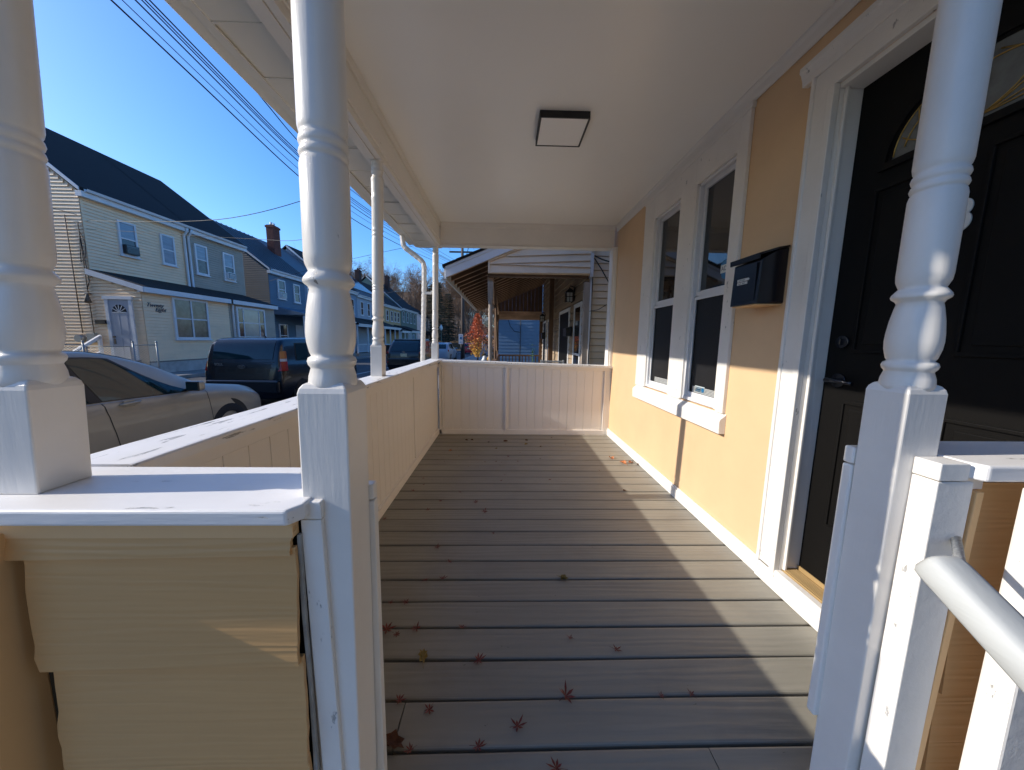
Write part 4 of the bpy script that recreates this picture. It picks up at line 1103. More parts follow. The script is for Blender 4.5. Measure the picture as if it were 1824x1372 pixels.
K2 = gable_house('row_house', 'grey clapboard house south of the yellow one', 1.5, 9.2, 'taupe', 'shingle', eave=6.2, ridge=9.5)
for y in (2.6, 5.0, 7.4):
    hwin(K2, 0, XU, y, y+.8, 4.3, 5.7, 1); hwin(K2, 0, XU, y, y+.8, 1.2, 2.7, 1)
far_porch(K2, 1.6, 9.1, z=2.7, gzv=-.42)
L2 = gable_house('row_house', 'ochre clapboard house further up the street behind the viewer', -8.5, -.6, 'ochre', 'shingle', eave=6.2, ridge=9.5)
for y in (-7.4, -5.0, -2.6):
    hwin(L2, 0, XU, y, y+.8, 4.3, 5.7, 1); hwin(L2, 0, XU, y, y+.8, 1.2, 2.7, 1)
far_porch(L2, -8.4, -.7, z=2.7, gzv=-.42)
# --- chain link fence, gate, steps with white rail
cf = thing('chain_fence', (-14.6, 12.6, -.42), 'galvanised chain link fence with gate before the yellow house side door', 'fence')
FY = 12.75
P0 = [(-18.2, 11.2), (-16.2, 11.9), (-14.95, 12.4), (-13.75, 12.9), (-13.5, 13.5)]
for (x, y) in P0:
    b = MB(); b.tube([(x, y, -.42), (x, y, .92)], .028, 8); b.lathe([(.92, .03), (.94, .04), (.97, .03), (.985, .008)], x, y, 8); b.build('fence_post', M['galv'], cf)
b = MB()
for i in range(len(P0)-1):
    (xa, ya), (xb, yb) = P0[i], P0[i+1]
    if i == 2:
        b.tube([(xa+.08, ya+.03, .78), (xb-.08, yb-.03, .78), (xb-.08, yb-.03, -.25), (xa+.08, ya+.03, -.25), (xa+.08, ya+.03, .78)], .017, 6)
    else: b.tube([(xa, ya, .83), (xb, yb, .83)], .018, 6)
b.build('top_rail', M['galv'], cf)
b = MB()
for i in range(len(P0)-1):
    (xa, ya), (xb, yb) = P0[i], P0[i+1]
    L = math.hypot(xb-xa, yb-ya); H = 1.15; pitch = .09
    n = int((L+H)/pitch)
    for k in range(n):
        for sg in (0, 1):
            s0 = k*pitch - H; s1 = k*pitch
            za, zb = -.35, .80
            if s0 < 0: za += -s0; s0 = 0
            if s1 > L: zb -= (s1-L); s1 = L
            if s1 - s0 < .02: continue
            f0, f1 = (s0/L, s1/L) if sg == 0 else (1-s0/L, 1-s1/L)
            p = Vector((xa+(xb-xa)*f0, ya+(yb-ya)*f0, za)); q = Vector((xa+(xb-xa)*f1, ya+(yb-ya)*f1, zb))
            b.tube([p, q], .0035, 3, cap=False)
b.build('wire_mesh', M['galv'], cf, kind='stuff')
ss = thing('side_steps', (-15.0, 13.2, -.42), 'concrete steps with white handrail at the yellow house side door', 'steps')
for k in range(4):
    b = MB(); b.box(-15.5, -14.3, 12.75+k*.22, Y0-.02, -.42+k*.16, -.42+(k+1)*.16); b.build('step', M['concrete'], ss)
b = MB(); b.bar((-15.62, 13.55, 1.15), (-15.62, 12.45, .42), .09, .10); b.bar((-15.62, 13.5, 1.1), (-15.62, 13.5, -.3), .09, .09); b.bar((-15.62, 12.55, .45), (-15.62, 12.55, -.35), .09, .09); b.bar((-15.62, 13.5, .55), (-15.62, 12.6, .0), .06, .07)
b.build('step_handrail', M['ftrim'], ss)

# ------------------------------------------------------------------ neighbour's porch house
nb = thing('row_house', (3, 9.5, -.42), 'beige clapboard house with dark open timber porch beyond the end railing', 'house')
NX = 1.53; NY = 6.0; NE = 13.4
b = MB(); b.box(NX+.01, 7, NY+.12, NE, -.42, 6.2); b.build('house_core', M['brownsid'], nb)
b = MB(); b.prism([(1.2, 6.1), (1.2, 6.3), (4.6, 8.8), (8, 6.3), (8, 6.1)], 1, NY-.1, NE+.1); b.build('roof', M['shingle'], nb)
cb = MB(); cb.hexa([(0,.0,0),(2.6,.0,0),(2.6,.03,0),(0,.03,0),(0,.018,.110),(2.6,.018,.110),(2.6,.03,.110),(0,.03,.110)])
cbm = mesh_of(cb, 'clapboard', M['beige'])
z = -.30
while z < 4.0:
    place(cbm, 'clapboard', None, nb, (NX, NY+.08, z)); z += .119
b = MB(); b.box(1.475, NX, NY-.02, NY+.12, 2.30, 4.0); b.box(1.50, NX, NY+.02, NY+.12, -.4, 2.30); b.build('corner_board', M['ftrim'], nb)
# gable end over the porch: boards with a skewed lap like the real one
gx0, gx1 = -.255, 1.475
def gtop(x): return 2.52 + (x+.255)*.42     # underside of the rake trim
lines = [(2.335, 2.352), (2.497, 2.462), (2.505, 2.580), (2.70, 2.690), (2.83, 2.82), (2.95, 2.94), (3.07, 3.06), (3.19, 3.18)]
lines = [((gx0, 2.335), (gx1, 2.350)), ((gx0, 2.475), (gx1, 2.452)), ((gx0, 2.478), (gx1, 2.565)), ((gx0, 2.595), (gx1, 2.680)), ((gx0, 2.715), (gx1, 2.805)), ((gx0, 2.83), (gx1, 2.92)), ((gx0, 2.95), (gx1, 3.04)), ((gx0, 3.07), (gx1, 3.16))]
for i in range(len(lines)-1):
    (xa, za), (xb, zb) = lines[i]; (_, zc), (_, zd) = lines[i+1]
    # clip against the rake
    poly_b = []; 
    N_ = 12
    lo = []; hi = []
    for k in range(N_+1):
        t = k/N_; x = gx0+(gx1-gx0)*t
        l_ = za+(zb-za)*t; h_ = zc+(zd-zc)*t
        tp = gtop(x)
        if l_ >= tp: continue
        lo.append((x, l_)); hi.append((x, min(h_, tp)))
    if len(lo) < 2: continue
    mb = MB(); vs = []
    for (x, zz) in lo: vs += [(x, NY-.028, zz+.004), (x, NY+.0, zz+.004)]
    for (x, zz) in hi: vs += [(x, NY-.002, zz), (x, NY+.004, zz)]
    n = len(lo); fs = []
    for k in range(n-1):
        fs.append((2*k, 2*k+2, 2*n+2*k+2, 2*n+2*k)); fs.append((2*k, 2*k+1, 2*k+3, 2*k+2)); fs.append((2*k+1, 2*n+2*k+1, 2*n+2*k+3, 2*k+3))
        fs.append((2*n+2*k, 2*n+2*k+2, 2*n+2*k+3, 2*n+2*k+1))
    fs.append((0, 2*n, 2*n+1, 1)); fs.append((2*n-2, 2*n-1, 4*n-1, 4*n-2))
    mb.add(vs, fs); mb.build('gable_board', M['beige'], nb)
b = MB(); b.box(gx0, gx1, NY+.004, NY+.03, 2.33, 2.50); b.prism([(gx0, 2.5), (gx1, 2.5), (gx1, gtop(gx1)), (gx0, gtop(gx0))], 1, NY+.005, NY+.03); b.build('gable_backing', M['beige'], nb)
b = MB(); b.box(gx0-.03, gx0+.005, NY-.03, NY+.05, 2.33, 2.545); b.prism([(gx0-.02, gtop(gx0-.02)-.0), (gx1, gtop(gx1)), (gx1, gtop(gx1)+.055), (gx0-.02, gtop(gx0-.02)+.05)], 1, NY-.035, NY+.02); b.build('gable_trim', M['beige'], nb)
# rake fascia and roof of the porch
RK = NY - .02; k_ = .42
def rz(x): return 2.42 + (x+1.02)*k_
b = MB(); b.prism([(-1.00, rz(-1.0)-.19), (1.5, rz(1.5)-.19), (1.5, rz(1.5)-.012), (-1.00, rz(-1.0)-.012)], 1, RK-.05, RK-.02)
b.prism([(-1.00, rz(-1.0)-.06), (1.5, rz(1.5)-.06), (1.5, rz(1.5)-.010), (-1.00, rz(-1.0)-.010)], 1, RK-.062, RK-.05); b.build('rake_fascia', M['ftrim'], nb)
b = MB(); b.prism([(-1.05, rz(-1.05)-.01), (1.55, rz(1.55)-.01), (1.55, rz(1.55)+.02), (-1.05, rz(-1.05)+.02)], 1, RK-.08, NE)
b.build('porch_roof', M['shingle'], nb)
for i in range(11):
    b = MB(); xx = -1.055 + i*.24; b.prism([(xx, rz(xx)+.02), (xx+.25, rz(xx+.25)+.02), (xx+.25, rz(xx+.25)+.03), (xx, rz(xx)+.036)], 1, RK-.085, NE); b.build('shingle_course', M['shingle'], nb)
b = MB()
nbd = 13
for i in range(nbd):
    xx = -1.0 + i*.19; b.prism([(xx, rz(xx)-.035-(i%2)*.006), (xx+.184, rz(xx+.184)-.035-(i%2)*.006), (xx+.184, rz(xx+.184)-.012), (xx, rz(xx)-.012)], 1, RK-.02, NE-.02)
b.build('roof_boarding', M['oldwood'], nb)
rf = MB(); rf.prism([(-1.0, rz(-1.0)-.148), (1.5, rz(1.5)-.148), (1.5, rz(1.5)-.036), (-1.0, rz(-1.0)-.036)], 1, -.02, .02)
rf.prism([(-1.0, rz(-1.0)-.16), (1.5, rz(1.5)-.16), (1.5, rz(1.5)-.1485), (-1.0, rz(-1.0)-.1485)], 1, -.021, .021, 1)  # pale strip under each rafter, sunlit edge put into its colour
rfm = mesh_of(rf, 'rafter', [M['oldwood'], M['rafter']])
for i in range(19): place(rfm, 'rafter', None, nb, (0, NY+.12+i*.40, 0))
b = MB(); b.box(-1.03, -.995, RK-.02, NE-1.0, rz(-1.0)-.21, rz(-1.0)-.01); b.build('eave_fascia', M['ftrim'], nb)
b = MB(); b.prism([(-1.032, rz(-1)-.03), (-1.032, rz(-1)-.10), (-1.10, rz(-1)-.11), (-1.14, rz(-1)-.03), (-1.13, rz(-1)-.03), (-1.095, rz(-1)-.10), (-1.04, rz(-1)-.09), (-1.04, rz(-1)-.03)], 1, RK, NE-1.0); b.build('gutter', M['ftrim'], nb)
# beams and posts
b = MB(); b.box(-.29, 1.46, NY+.03, NY+.13, 2.285, 2.33); b.build('porch_beam', M['oldwood'], nb)
b = MB(); b.box(-.30, -.20, NY+.13, NE, 2.16, 2.32); b.build('porch_plate', M['rafter'], nb)
b = MB(); b.box(-.29, 1.46, NE-.13, NE-.03, 1.98, 2.30); b.build('porch_beam', M['rafter'], nb)
b = MB()
for i in range(12): b.box(-.27+i*.145, -.13+i*.145, NE-.10, NE-.07, 2.29, rz(-.27+i*.145)-.03)
b.build('end_gable_boards', M['oldwood'], nb)
def nb_post(x, y, m='greypost'):
    b = MB(); b.hexa([(x-.045,y-.045,1.90),(x+.045,y-.045,1.90),(x+.045,y+.045,1.90),(x-.045,y+.045,1.90),(x-.05,y-.05,2.2),(x+.05,y-.05,2.2),(x+.05,y+.05,2.2),(x-.05,y+.05,2.2)])
    b.lathe([(-.2,.045),(.55,.045),(.60,.040),(.62,.046),(.66,.036),(1.0,.038),(1.60,.036),(1.66,.044),(1.69,.034),(1.73,.044),(1.76,.034),(1.84,.036),(1.90,.045)], x, y, 20)
    b.build('porch_post', M[m], nb)
nb_post(-.245, NY+.08); nb_post(-.25, 9.7, 'oldwood'); nb_post(-.25, NE-.1, 'oldwood')
b = MB(); b.bar((-.17, NY+.16, 2.2), (-.13, NY+.2, 1.0), .03, .03); b.build('brace', M['oldwood'], nb)
b = MB(); b.box(1.40, 1.50, NY+.04, NY+.14, -.3, 2.22); b.build('wall_post', M['greypost'], nb)
b = MB(); b.box(1.38, 1.50, NE-.13, NE-.03, -.3, 2.0); b.build('wall_post', M['oldwood'], nb)
b = MB(); b.box(1.30, 1.42, 9.85, 10.0, -.3, 3.2); b.build('party_post', M['oldwood'], nb)
b = MB(); b.box(-.35, 1.53, NY, NE, -.42, -.22); b.build('porch_floor', M['greywood'], nb)
# clapboards of the wall along the porch
cw = MB(); cw.hexa([(-.012,0,0),(.02,0,0),(.02,NE-NY-.1,0),(-.012,NE-NY-.1,0),(.012,0,.150),(.024,0,.150),(.024,NE-NY-.1,.150),(.012,NE-NY-.1,.150)])
cwm = mesh_of(cw, 'clapboard', M['brownsid'])
z = -.2
while z < 3.4:
    place(cwm, 'clapboard', None, nb, (1.492, NY+.12, z)); z += .168
def nwin(y0, y1, z0, z1, kind):
    b = MB(); b.box(1.47, 1.50, y0, y0+.08, z0, z1); b.box(1.47, 1.50, y1-.08, y1, z0, z1); b.box(1.47, 1.50, y0+.08, y1-.08, z1-.08, z1); b.box(1.47, 1.50, y0+.08, y1-.08, z0, z0+.07)
    f = b.build('window' if kind != 'door' else 'front_door', M['ftrim'], nb)
    b = MB(); b.box(1.480, 1.495, y0+.08, y1-.08, z0+.07, z1-.08)
    b.build('pane' if kind != 'door' else 'door_leaf', M['pane'] if kind != 'door' else M['blackdoor'], f)
    if kind == 'window': b = MB(); b.box(1.474, 1.498, y0+.08, y1-.08, (z0+z1)/2-.02, (z0+z1)/2+.02); b.build('sash_bar', M['ftrim'], f)
nwin(6.55, 7.25, -.1, 1.95, 'window'); nwin(7.75, 9.15, -.2, 1.95, 'door'); nwin(10.6, 11.6, .2, 1.9, 'window'); nwin(12.0, 12.9, .0, 1.9, 'door')
def lantern(y, z, lb):
    t = thing('wall_lantern', (1.42, y, z-.12), lb, 'lantern')
    b = MB(); s_ = .07
    for (dx, dy) in ((-s_,-s_),(s_,-s_),(s_,s_),(-s_,s_)): b.box(1.38+dx-.008, 1.38+dx+.008, y+dy-.008, y+dy+.008, z-.11, z+.10)
    for zz in (-.11, 0, .09): b.box(1.38-s_-.01, 1.38+s_+.01, y-s_-.01, y-s_+.005, z+zz, z+zz+.012); b.box(1.38-s_-.01, 1.38-s_+.005, y-s_, y+s_, z+zz, z+zz+.012)
    b.box(1.38-.006, 1.38+.006, y-s_-.012, y-s_, z-.11, z+.1)
    b.prism([(1.28, z+.10), (1.48, z+.10), (1.40, z+.17), (1.36, z+.17)], 1, y-.10, y+.10)
    b.tube([(1.38, y, z+.17), (1.40, y, z+.24), (1.49, y, z+.20)], .012, 6); b.box(1.475, 1.50, y-.05, y+.05, z-.08, z+.22)
    b.build('lantern_cage', M['black'], t)
    b = MB(); b.box(1.38-.055, 1.38+.055, y-.055, y+.055, z-.10, z+.095); b.build('lantern_glass', M['label'], t)
lantern(7.35, 2.12, 'black cage wall lantern high between door and window on the timber porch')
lantern(12.5, 1.98, 'small black wall lantern at the dim far end of the timber porch')
def small_box(y, z, w, h, lb):
    t = thing('mailbox', (1.44, y, z), lb, 'mailbox')
    b = MB(); b.prism([(1.34, z), (1.34, z+h*.8), (1.47, z+h), (1.47, z)], 1, y-w/2, y+w/2); b.build('box_body', M['black'], t)
    b = MB(); b.prism([(1.325, z+h*.77), (1.325, z+h*.82), (1.47, z+h*1.06), (1.47, z+h*1.01)], 1, y-w/2-.01, y+w/2+.01); b.build('lid', M['black'], t)
small_box(7.55, 1.30, .36, .20, 'black mailbox beside the door under the caged lantern'); small_box(12.2, 1.25, .3, .25, 'small black mailbox deep in the timber porch')
# wires and hooks on the side wall
sw = thing('service_cable', (1.6, 5.98, 3.0), 'black cables hanging down the beige clapboard corner', 'cable')
b = MB(); b.tube([(1.54, NY+.03, 2.95), (1.53, NY+.02, 2.6), (1.52, NY-.02, 2.0), (1.515, NY-.02, 1.2), (1.49, NY-.02, .5)], .009, 5)
b.tube([(1.545, NY+.02, 2.66), (1.66, NY, 2.60), (1.80, NY, 2.56)], .012, 5); b.tube([(1.545, NY+.02, 2.62), (1.68, NY, 2.42), (1.85, NY, 2.15)], .010, 5)
b.tube([(1.50, NY+.02, 1.72), (1.66, NY+.04, 1.75), (1.80, NY+.04, 1.84)], .006, 5); b.build('cable', M['wire'], sw)
b = MB(); b.tube([(1.45, NY-.04, 2.86), (1.46, NY-.04, 2.78), (1.49, NY-.03, 2.73), (1.53, NY-.01, 2.71)], .022, 8); b.build('conduit_elbow', M['ftrim'], sw)
# balustrade, bench, plant, ornaments on that porch
nf = thing('porch_balustrade', (.5, 13.3, -.22), 'dark wooden balustrade closing the far end of the timber porch', 'railing')
b = MB(); b.box(-.25, 1.45, NE-.10, NE-.03, .57, .63); b.build('top_rail', M['oldwood'], nf)
b = MB(); b.box(-.25, 1.45, NE-.09, NE-.04, .0, .05); b.build('bottom_rail', M['oldwood'], nf)
bl = MB(); bl.box(-.018, .018, -.018, .018, .05, .57); blm = mesh_of(bl, 'baluster', M['oldwood'])
for i in range(13): place(blm, 'baluster', None, nf, (-.18+i*.13, NE-.065, 0))
n2 = thing('porch_balustrade', (-.25, 9, -.22), 'brown wooden balustrade along the street side of the timber porch', 'railing')
b = MB(); b.box(-.29, -.21, NY+.14, NE-.16, .60, .66); b.build('top_rail', M['oldwood'], n2)
for i in range(50): place(blm, 'baluster', None, n2, (-.25, NY+.22+i*.14, .03))
bn = thing('garden_bench', (1.0, 7.0, -.22), 'pale woven garden bench back showing above the end railing', 'bench')
b = MB()
b.box(.76, 1.24, 6.98, 7.01, .765, .785); b.box(.76, 1.24, 6.98, 7.01, .55, .57)
for i in range(24):
    x = .77+i*.0195; b.bar((x, 6.995, .56), (min(1.23, x+.03), 6.995, .77), .006, .012, up=(0,1,0)); b.bar((x+.03 if x+.03 < 1.23 else 1.23, 6.995, .56), (x, 6.995, .77), .006, .012, up=(0,1,0))
b.build('bench_back', M['silver'], bn)
b = MB(); b.box(.74, 1.26, 6.6, 7.0, .18, .22); 
for (x, y) in ((.76, 6.62), (1.22, 6.62), (.76, 6.97), (1.22, 6.97)): b.box(x, x+.03, y, y+.03, -.22, .20 if y < 6.8 else .8)
b.build('bench_seat', M['silver'], bn)
pp = thing('potted_plant', (.62, 7.3, -.22), 'green leafy potted plant on the timber porch', 'plant')
b = MB(); b.lathe([(-.22,.12),(.05,.16),(.07,.17)], .62, 7.3, 14); b.build('pot', M['farblue'], pp)
b = MB(); r = random.Random(5)
for i in range(170):
    a = r.uniform(0, 6.28); h = r.uniform(.05, 1.12); R = r.uniform(0, .14)*(1.25-h)
    c = Vector((.62+R*math.cos(a), 7.3+R*math.sin(a), h)); d = Vector((math.cos(a), math.sin(a), r.uniform(-.3,.6))).normalized()*r.uniform(.04,.075); s_ = d.cross(Vector((0,0,1))).normalized()*.014
    b.add([c, c+d*.5+s_, c+d, c+d*.5-s_], [(0,1,2,3)])
b.tube([(.62,7.3,0),(.62,7.3,1.0)], .008, 4)
b.build('foliage', mat('plant_green', (.05,.13,.075), .5, .4, 20), pp)
for (x, y, z, hh, mm, lb, nm) in ((-.46, 8.0, .62, .20, 'label', 'white ornament pot on the street side rail of the timber porch', 'garden_pot'), (-.33, 8.1, .62, .26, 'autumn_gold', 'small yellow ornament figure on the timber porch rail', 'garden_ornament')):
    t = thing(nm, (x, y, -.42), lb, 'ornament')
    b = MB(); b.lathe([(-.42,.05),(z-.05,.03),(z,.06),(z+hh*.5,.075),(z+hh*.7,.05),(z+hh,.03)], x, y, 12); b.build('pot_body' if nm == 'garden_pot' else 'figure', M[mm], t)
# blue house further on
bh = thing('row_house', (3, 21, -.5), 'slate blue sided house seen through the far end of the timber porch', 'house')
b = MB(); b.box(-.35, 7, 20.05, 27, -.55, 3.6); b.prism([(-.35, 3.6), (3.3, 6.2), (7, 3.6)], 1, 20.05, 27); b.laps(1, 20.05, -.35, 7, -.5, 3.6, .20, -.02); b.build('side_wall', M['farblue'], bh)
b = MB(); b.prism([(-1.2, 2.35), (-.35, 2.75), (-.35, 2.6), (-1.2, 2.2)], 1, 19.6, 26); b.box(-1.25, -1.15, 19.6, 26, 2.1, 2.4); b.build('porch_eave', M['beige'], bh)
b = MB(); b.tube([(.95, 19.98, -.3), (.95, 19.98, 3.0)], .02, 6); b.tube([(.15, 19.98, 2.6), (.35, 19.98, 2.0), (.6, 19.98, 1.7), (.95, 19.98, 1.65)], .015, 5); b.build('wall_cable', M['wire'], bh)
b = MB(); b.prism([(-.6, 3.5), (3.3, 6.4), (7.3, 3.5), (7.3, 3.7), (3.3, 6.6), (-.6, 3.7)], 1, 19.9, 27.2); b.build('roof', M['shingle'], bh)
# unseen house added behind the viewer to keep skylight off the near faces
oh = thing('row_house', (4, -5, -.42), 'grey sided house added out of view behind the steps to block skylight', 'house')
b = MB(); b.box(.7, 8, -9, -1.5, -.42, 6.4); b.prism([(.7, 6.4), (8, 6.4), (4.4, 9)], 1, -9, -1.5); b.laps(1, -1.5, .7, 8, -.3, 6.4, .16, .02); b.build('side_wall', M['taupe'], oh)
b = MB(); b.prism([(.3, 6.3), (4.4, 9.1), (8.4, 6.3), (8.4, 6.45), (4.4, 9.25), (.3, 6.45)], 1, -9.2, -1.4); b.build('roof', M['shingle'], oh)
# ------------------------------------------------------------------ cars
def catmull(P, n):
    P = np.array(P, float); m = len(P)
    out = []
    for i in range(m-1):
        p0, p1, p2, p3 = P[max(i-1,0)], P[i], P[i+1], P[min(i+2, m-1)]
        for k in range(n):
            t = k/n
            q = .5*((2*p1) + (-p0+p2)*t + (2*p0-5*p1+4*p2-p3)*t*t + (-p0+3*p1-3*p2+p3)*t**3)
            out.append(p1 + (p2-p1)*t if False else q)
    out.append(P[-1])
    return np.array(out)
class Car:
    """stations: (y, z_top, z_belt, half_width_belt, half_width_roof, z_low), rear to front"""
    def __init__(s, st, pos, gzv, label, name, paint, yaw=0, sub=5):
        s.A = catmull(st, sub); s.sub = sub; s.n = len(s.A)
        s.t = thing(name, (pos[0], pos[1], gzv), label, 'car')
        s.t.rotation_euler.z = yaw
        s.paint = paint
        WL[s.t.name] = Vector((0,0,0))     # parts of a car are modelled about its own base
        mb = MB(); vs = []; fs = []
        K = None
        for a in s.A:
            half = s.section(a)
            ring = [(p[0], a[0]+p[2] if len(p) > 2 else a[0], p[1]) for p in half] + [(-p[0], a[0], p[1]) for p in half[-2:0:-1]]
            K = len(ring); vs += ring
        for i in range(s.n-1):
            for k in range(K): fs.append((i*K+k, i*K+(k+1)%K, (i+1)*K+(k+1)%K, (i+1)*K+k))
        fs.append(tuple(range(K-1,-1,-1))); fs.append(tuple((s.n-1)*K+k for k in range(K)))
        mb.add(vs, fs, 0, True)
        o = mb.build('body', paint, s.t)
        s.body = o
    def section(s, a):
        y, zt, zb, wb, wr, zl = a
        sx = wb - .045
        f = lambda t: sx + (wr - sx)*t
        g = lambda t: zb + (zt-zb)*t
        return [(0, zl), (wb-.14, zl), (wb-.035, zl+.05), (wb-.012, zl+.16), (wb, zl+(zb-zl)*.55), (wb-.006, zl+(zb-zl)*.80), (wb-.02, zb-.03), (sx, zb),
                (sx+(wr+.035-sx)*.5, g(.42)), (wr+.03, g(.87)), (wr-.005, g(.955)), (wr-.08, g(.99)), (wr*.55, g(.998)), (0, zt)]
    def at(s, u):
        u = max(0, min(s.n-1.001, u)); i = int(u); return s.A[i] + (s.A[i+1]-s.A[i])*(u-i)
    def u_of_y(s, y):
        ys_ = s.A[:, 0]; return float(np.interp(y, ys_, np.arange(s.n)))
    def side(s, y, t, sgn, off=.006):
        a = s.at(s.u_of_y(y)); h = s.section(a)
        if t >= 0:
            if t < .5: p = [h[7][j] + (h[8][j]-h[7][j])*t*2 for j in (0,1)]
            else: p = [h[8][j] + (h[9][j]-h[8][j])*(t-.5)*2 for j in (0,1)]
        else:
            tt = 1 + t     # -1 sill .. 0 belt
            pts = h[3:8]; q = tt*(len(pts)-1); i = min(int(q), len(pts)-2); f = q-i
            p = [pts[i][j] + (pts[i+1][j]-pts[i][j])*f for j in (0,1)]
        return (sgn*(p[0]+off), y, p[1]+off*.3)
    def top(s, u, v, off=.008):
        a = s.at(u); h = s.section(a)
        v_ = abs(v); pts = [h[13], h[12], h[11], h[10]]; xs = [0, .55, .9, 1.0]
        for i in range(3):
            if v_ <= xs[i+1] or i == 2:
                f = (v_-xs[i])/(xs[i+1]-xs[i]); p = [pts[i][j] + (pts[i+1][j]-pts[i][j])*f for j in (0,1)]; break
        b = s.at(u+.3); dz = b[1]-a[1]; dy = b[0]-a[0]; L = math.hypot(dy, dz) or 1
        return (math.copysign(p[0], v), a[0] - dz/L*off, p[1] + dy/L*off)
    def patch(s, fn, nu, nv, m, name, parent=None):
        mb = MB(); vs = [fn(i/nu, j/nv) for i in range(nu+1) for j in range(nv+1)]
        fs = [(i*(nv+1)+j, (i+1)*(nv+1)+j, (i+1)*(nv+1)+j+1, i*(nv+1)+j+1) for i in range(nu) for j in range(nv)]
        mb.add(vs, fs, 0, True)
        return mb.build(name, m, parent or s.t)
    def sidewin(s, yb0, yb1, yt0, yt1, t0, t1, sgn, name='side_window', m='carglass', off=.007, frame_=True):
        if frame_:
            s.patch(lambda a, b: s.side((yb0-.03+(yb1-yb0+.06)*a)*(1-b)+(yt0-.03+(yt1-yt0+.06)*a)*b, t0-.02+(t1-t0+.05)*b, sgn, off-.003), 8, 6, M['carblack'], 'window_surround')
        return s.patch(lambda a, b: s.side((yb0+(yb1-yb0)*a)*(1-b)+(yt0+(yt1-yt0)*a)*b, t0+(t1-t0)*b, sgn, off), 8, 6, M[m], name)
    def wheel(s, x, y, r=.33, w=.21):
        sg = 1 if x > 0 else -1
        b = MB(); pr_ = [(r*.55,-w/2),(r*.93,-w/2),(r,-w/2+.03),(r,w/2-.03),(r*.93,w/2),(r*.62,w/2)]
        n = 28; vs = []; fs = []
        for (rr, o) in pr_:
            for k in range(n): vs.append((x+sg*o, y+rr*math.cos(2*PI*k/n), r+rr*math.sin(2*PI*k/n)))
        for i in range(len(pr_)-1):
            for k in range(n): fs.append((i*n+k, i*n+(k+1)%n, (i+1)*n+(k+1)%n, (i+1)*n+k))
        b.add(vs, fs, 0, True); wv = b.build('wheel', M['tyre'], s.t)
        b = MB(); b.tube([(x+sg*(w/2-.06), y, r), (x+sg*(w/2-.05), y, r)], r*.62, 28, sm=False)
        for k in range(7):
            a = 2*PI*k/7; b.bar((x+sg*(w/2-.03), y+.04*math.cos(a), r+.04*math.sin(a)), (x+sg*(w/2-.03), y+r*.62*math.cos(a), r+r*.62*math.sin(a)), .05, .03, up=(1,0,0))
        b.build('rim', M['rim'], wv)
        # wheel arch liner
        b = MB(); R = r+.06; xx = abs(x)+w/2-.012
        b.prism([(y+R*math.cos(PI*i/16), r+R*math.sin(PI*i/16)) for i in range(-2, 19)], 0, sg*(xx-.25), sg*(xx-.004))
        b.build('wheel_arch', M['carblack'], s.t)
    def box(s, name, m, *a, bev=.01):
        b = MB(); b.box(*a); return b.build(name, m, s.t, bev=bev)

def paintm(n, c, metal=.3, coat=.4, r=.4): return mat(n, c, r, .04, 3, coat=coat, metal=metal)
# beige saloon
sed_st = [(-2.40,.62,.56,.62,.50,.32),(-2.36,.98,.86,.74,.62,.22),(-2.25,1.03,.92,.84,.72,.20),(-1.95,1.06,.95,.885,.72,.18),(-1.62,1.14,.955,.90,.66,.18),(-1.30,1.30,.95,.905,.65,.18),(-.85,1.415,.94,.91,.66,.18),(-.30,1.455,.93,.91,.67,.18),
          (.15,1.435,.92,.91,.665,.18),(.60,1.30,.905,.91,.66,.18),(.95,1.12,.90,.905,.68,.18),(1.20,.985,.885,.90,.72,.18),(1.50,.93,.85,.895,.74,.18),(1.90,.865,.78,.87,.72,.18),(2.22,.76,.68,.80,.64,.20),(2.40,.64,.56,.66,.52,.24),(2.44,.52,.48,.56,.44,.30)]
PX = -4.92
sed = Car(sed_st, (PX, 3.50), gz(3.5)+.002, 'beige four door saloon parked at the kerb right outside the porch', 'parked_car', paintm('champagne_paint', (.36,.31,.235), .25))
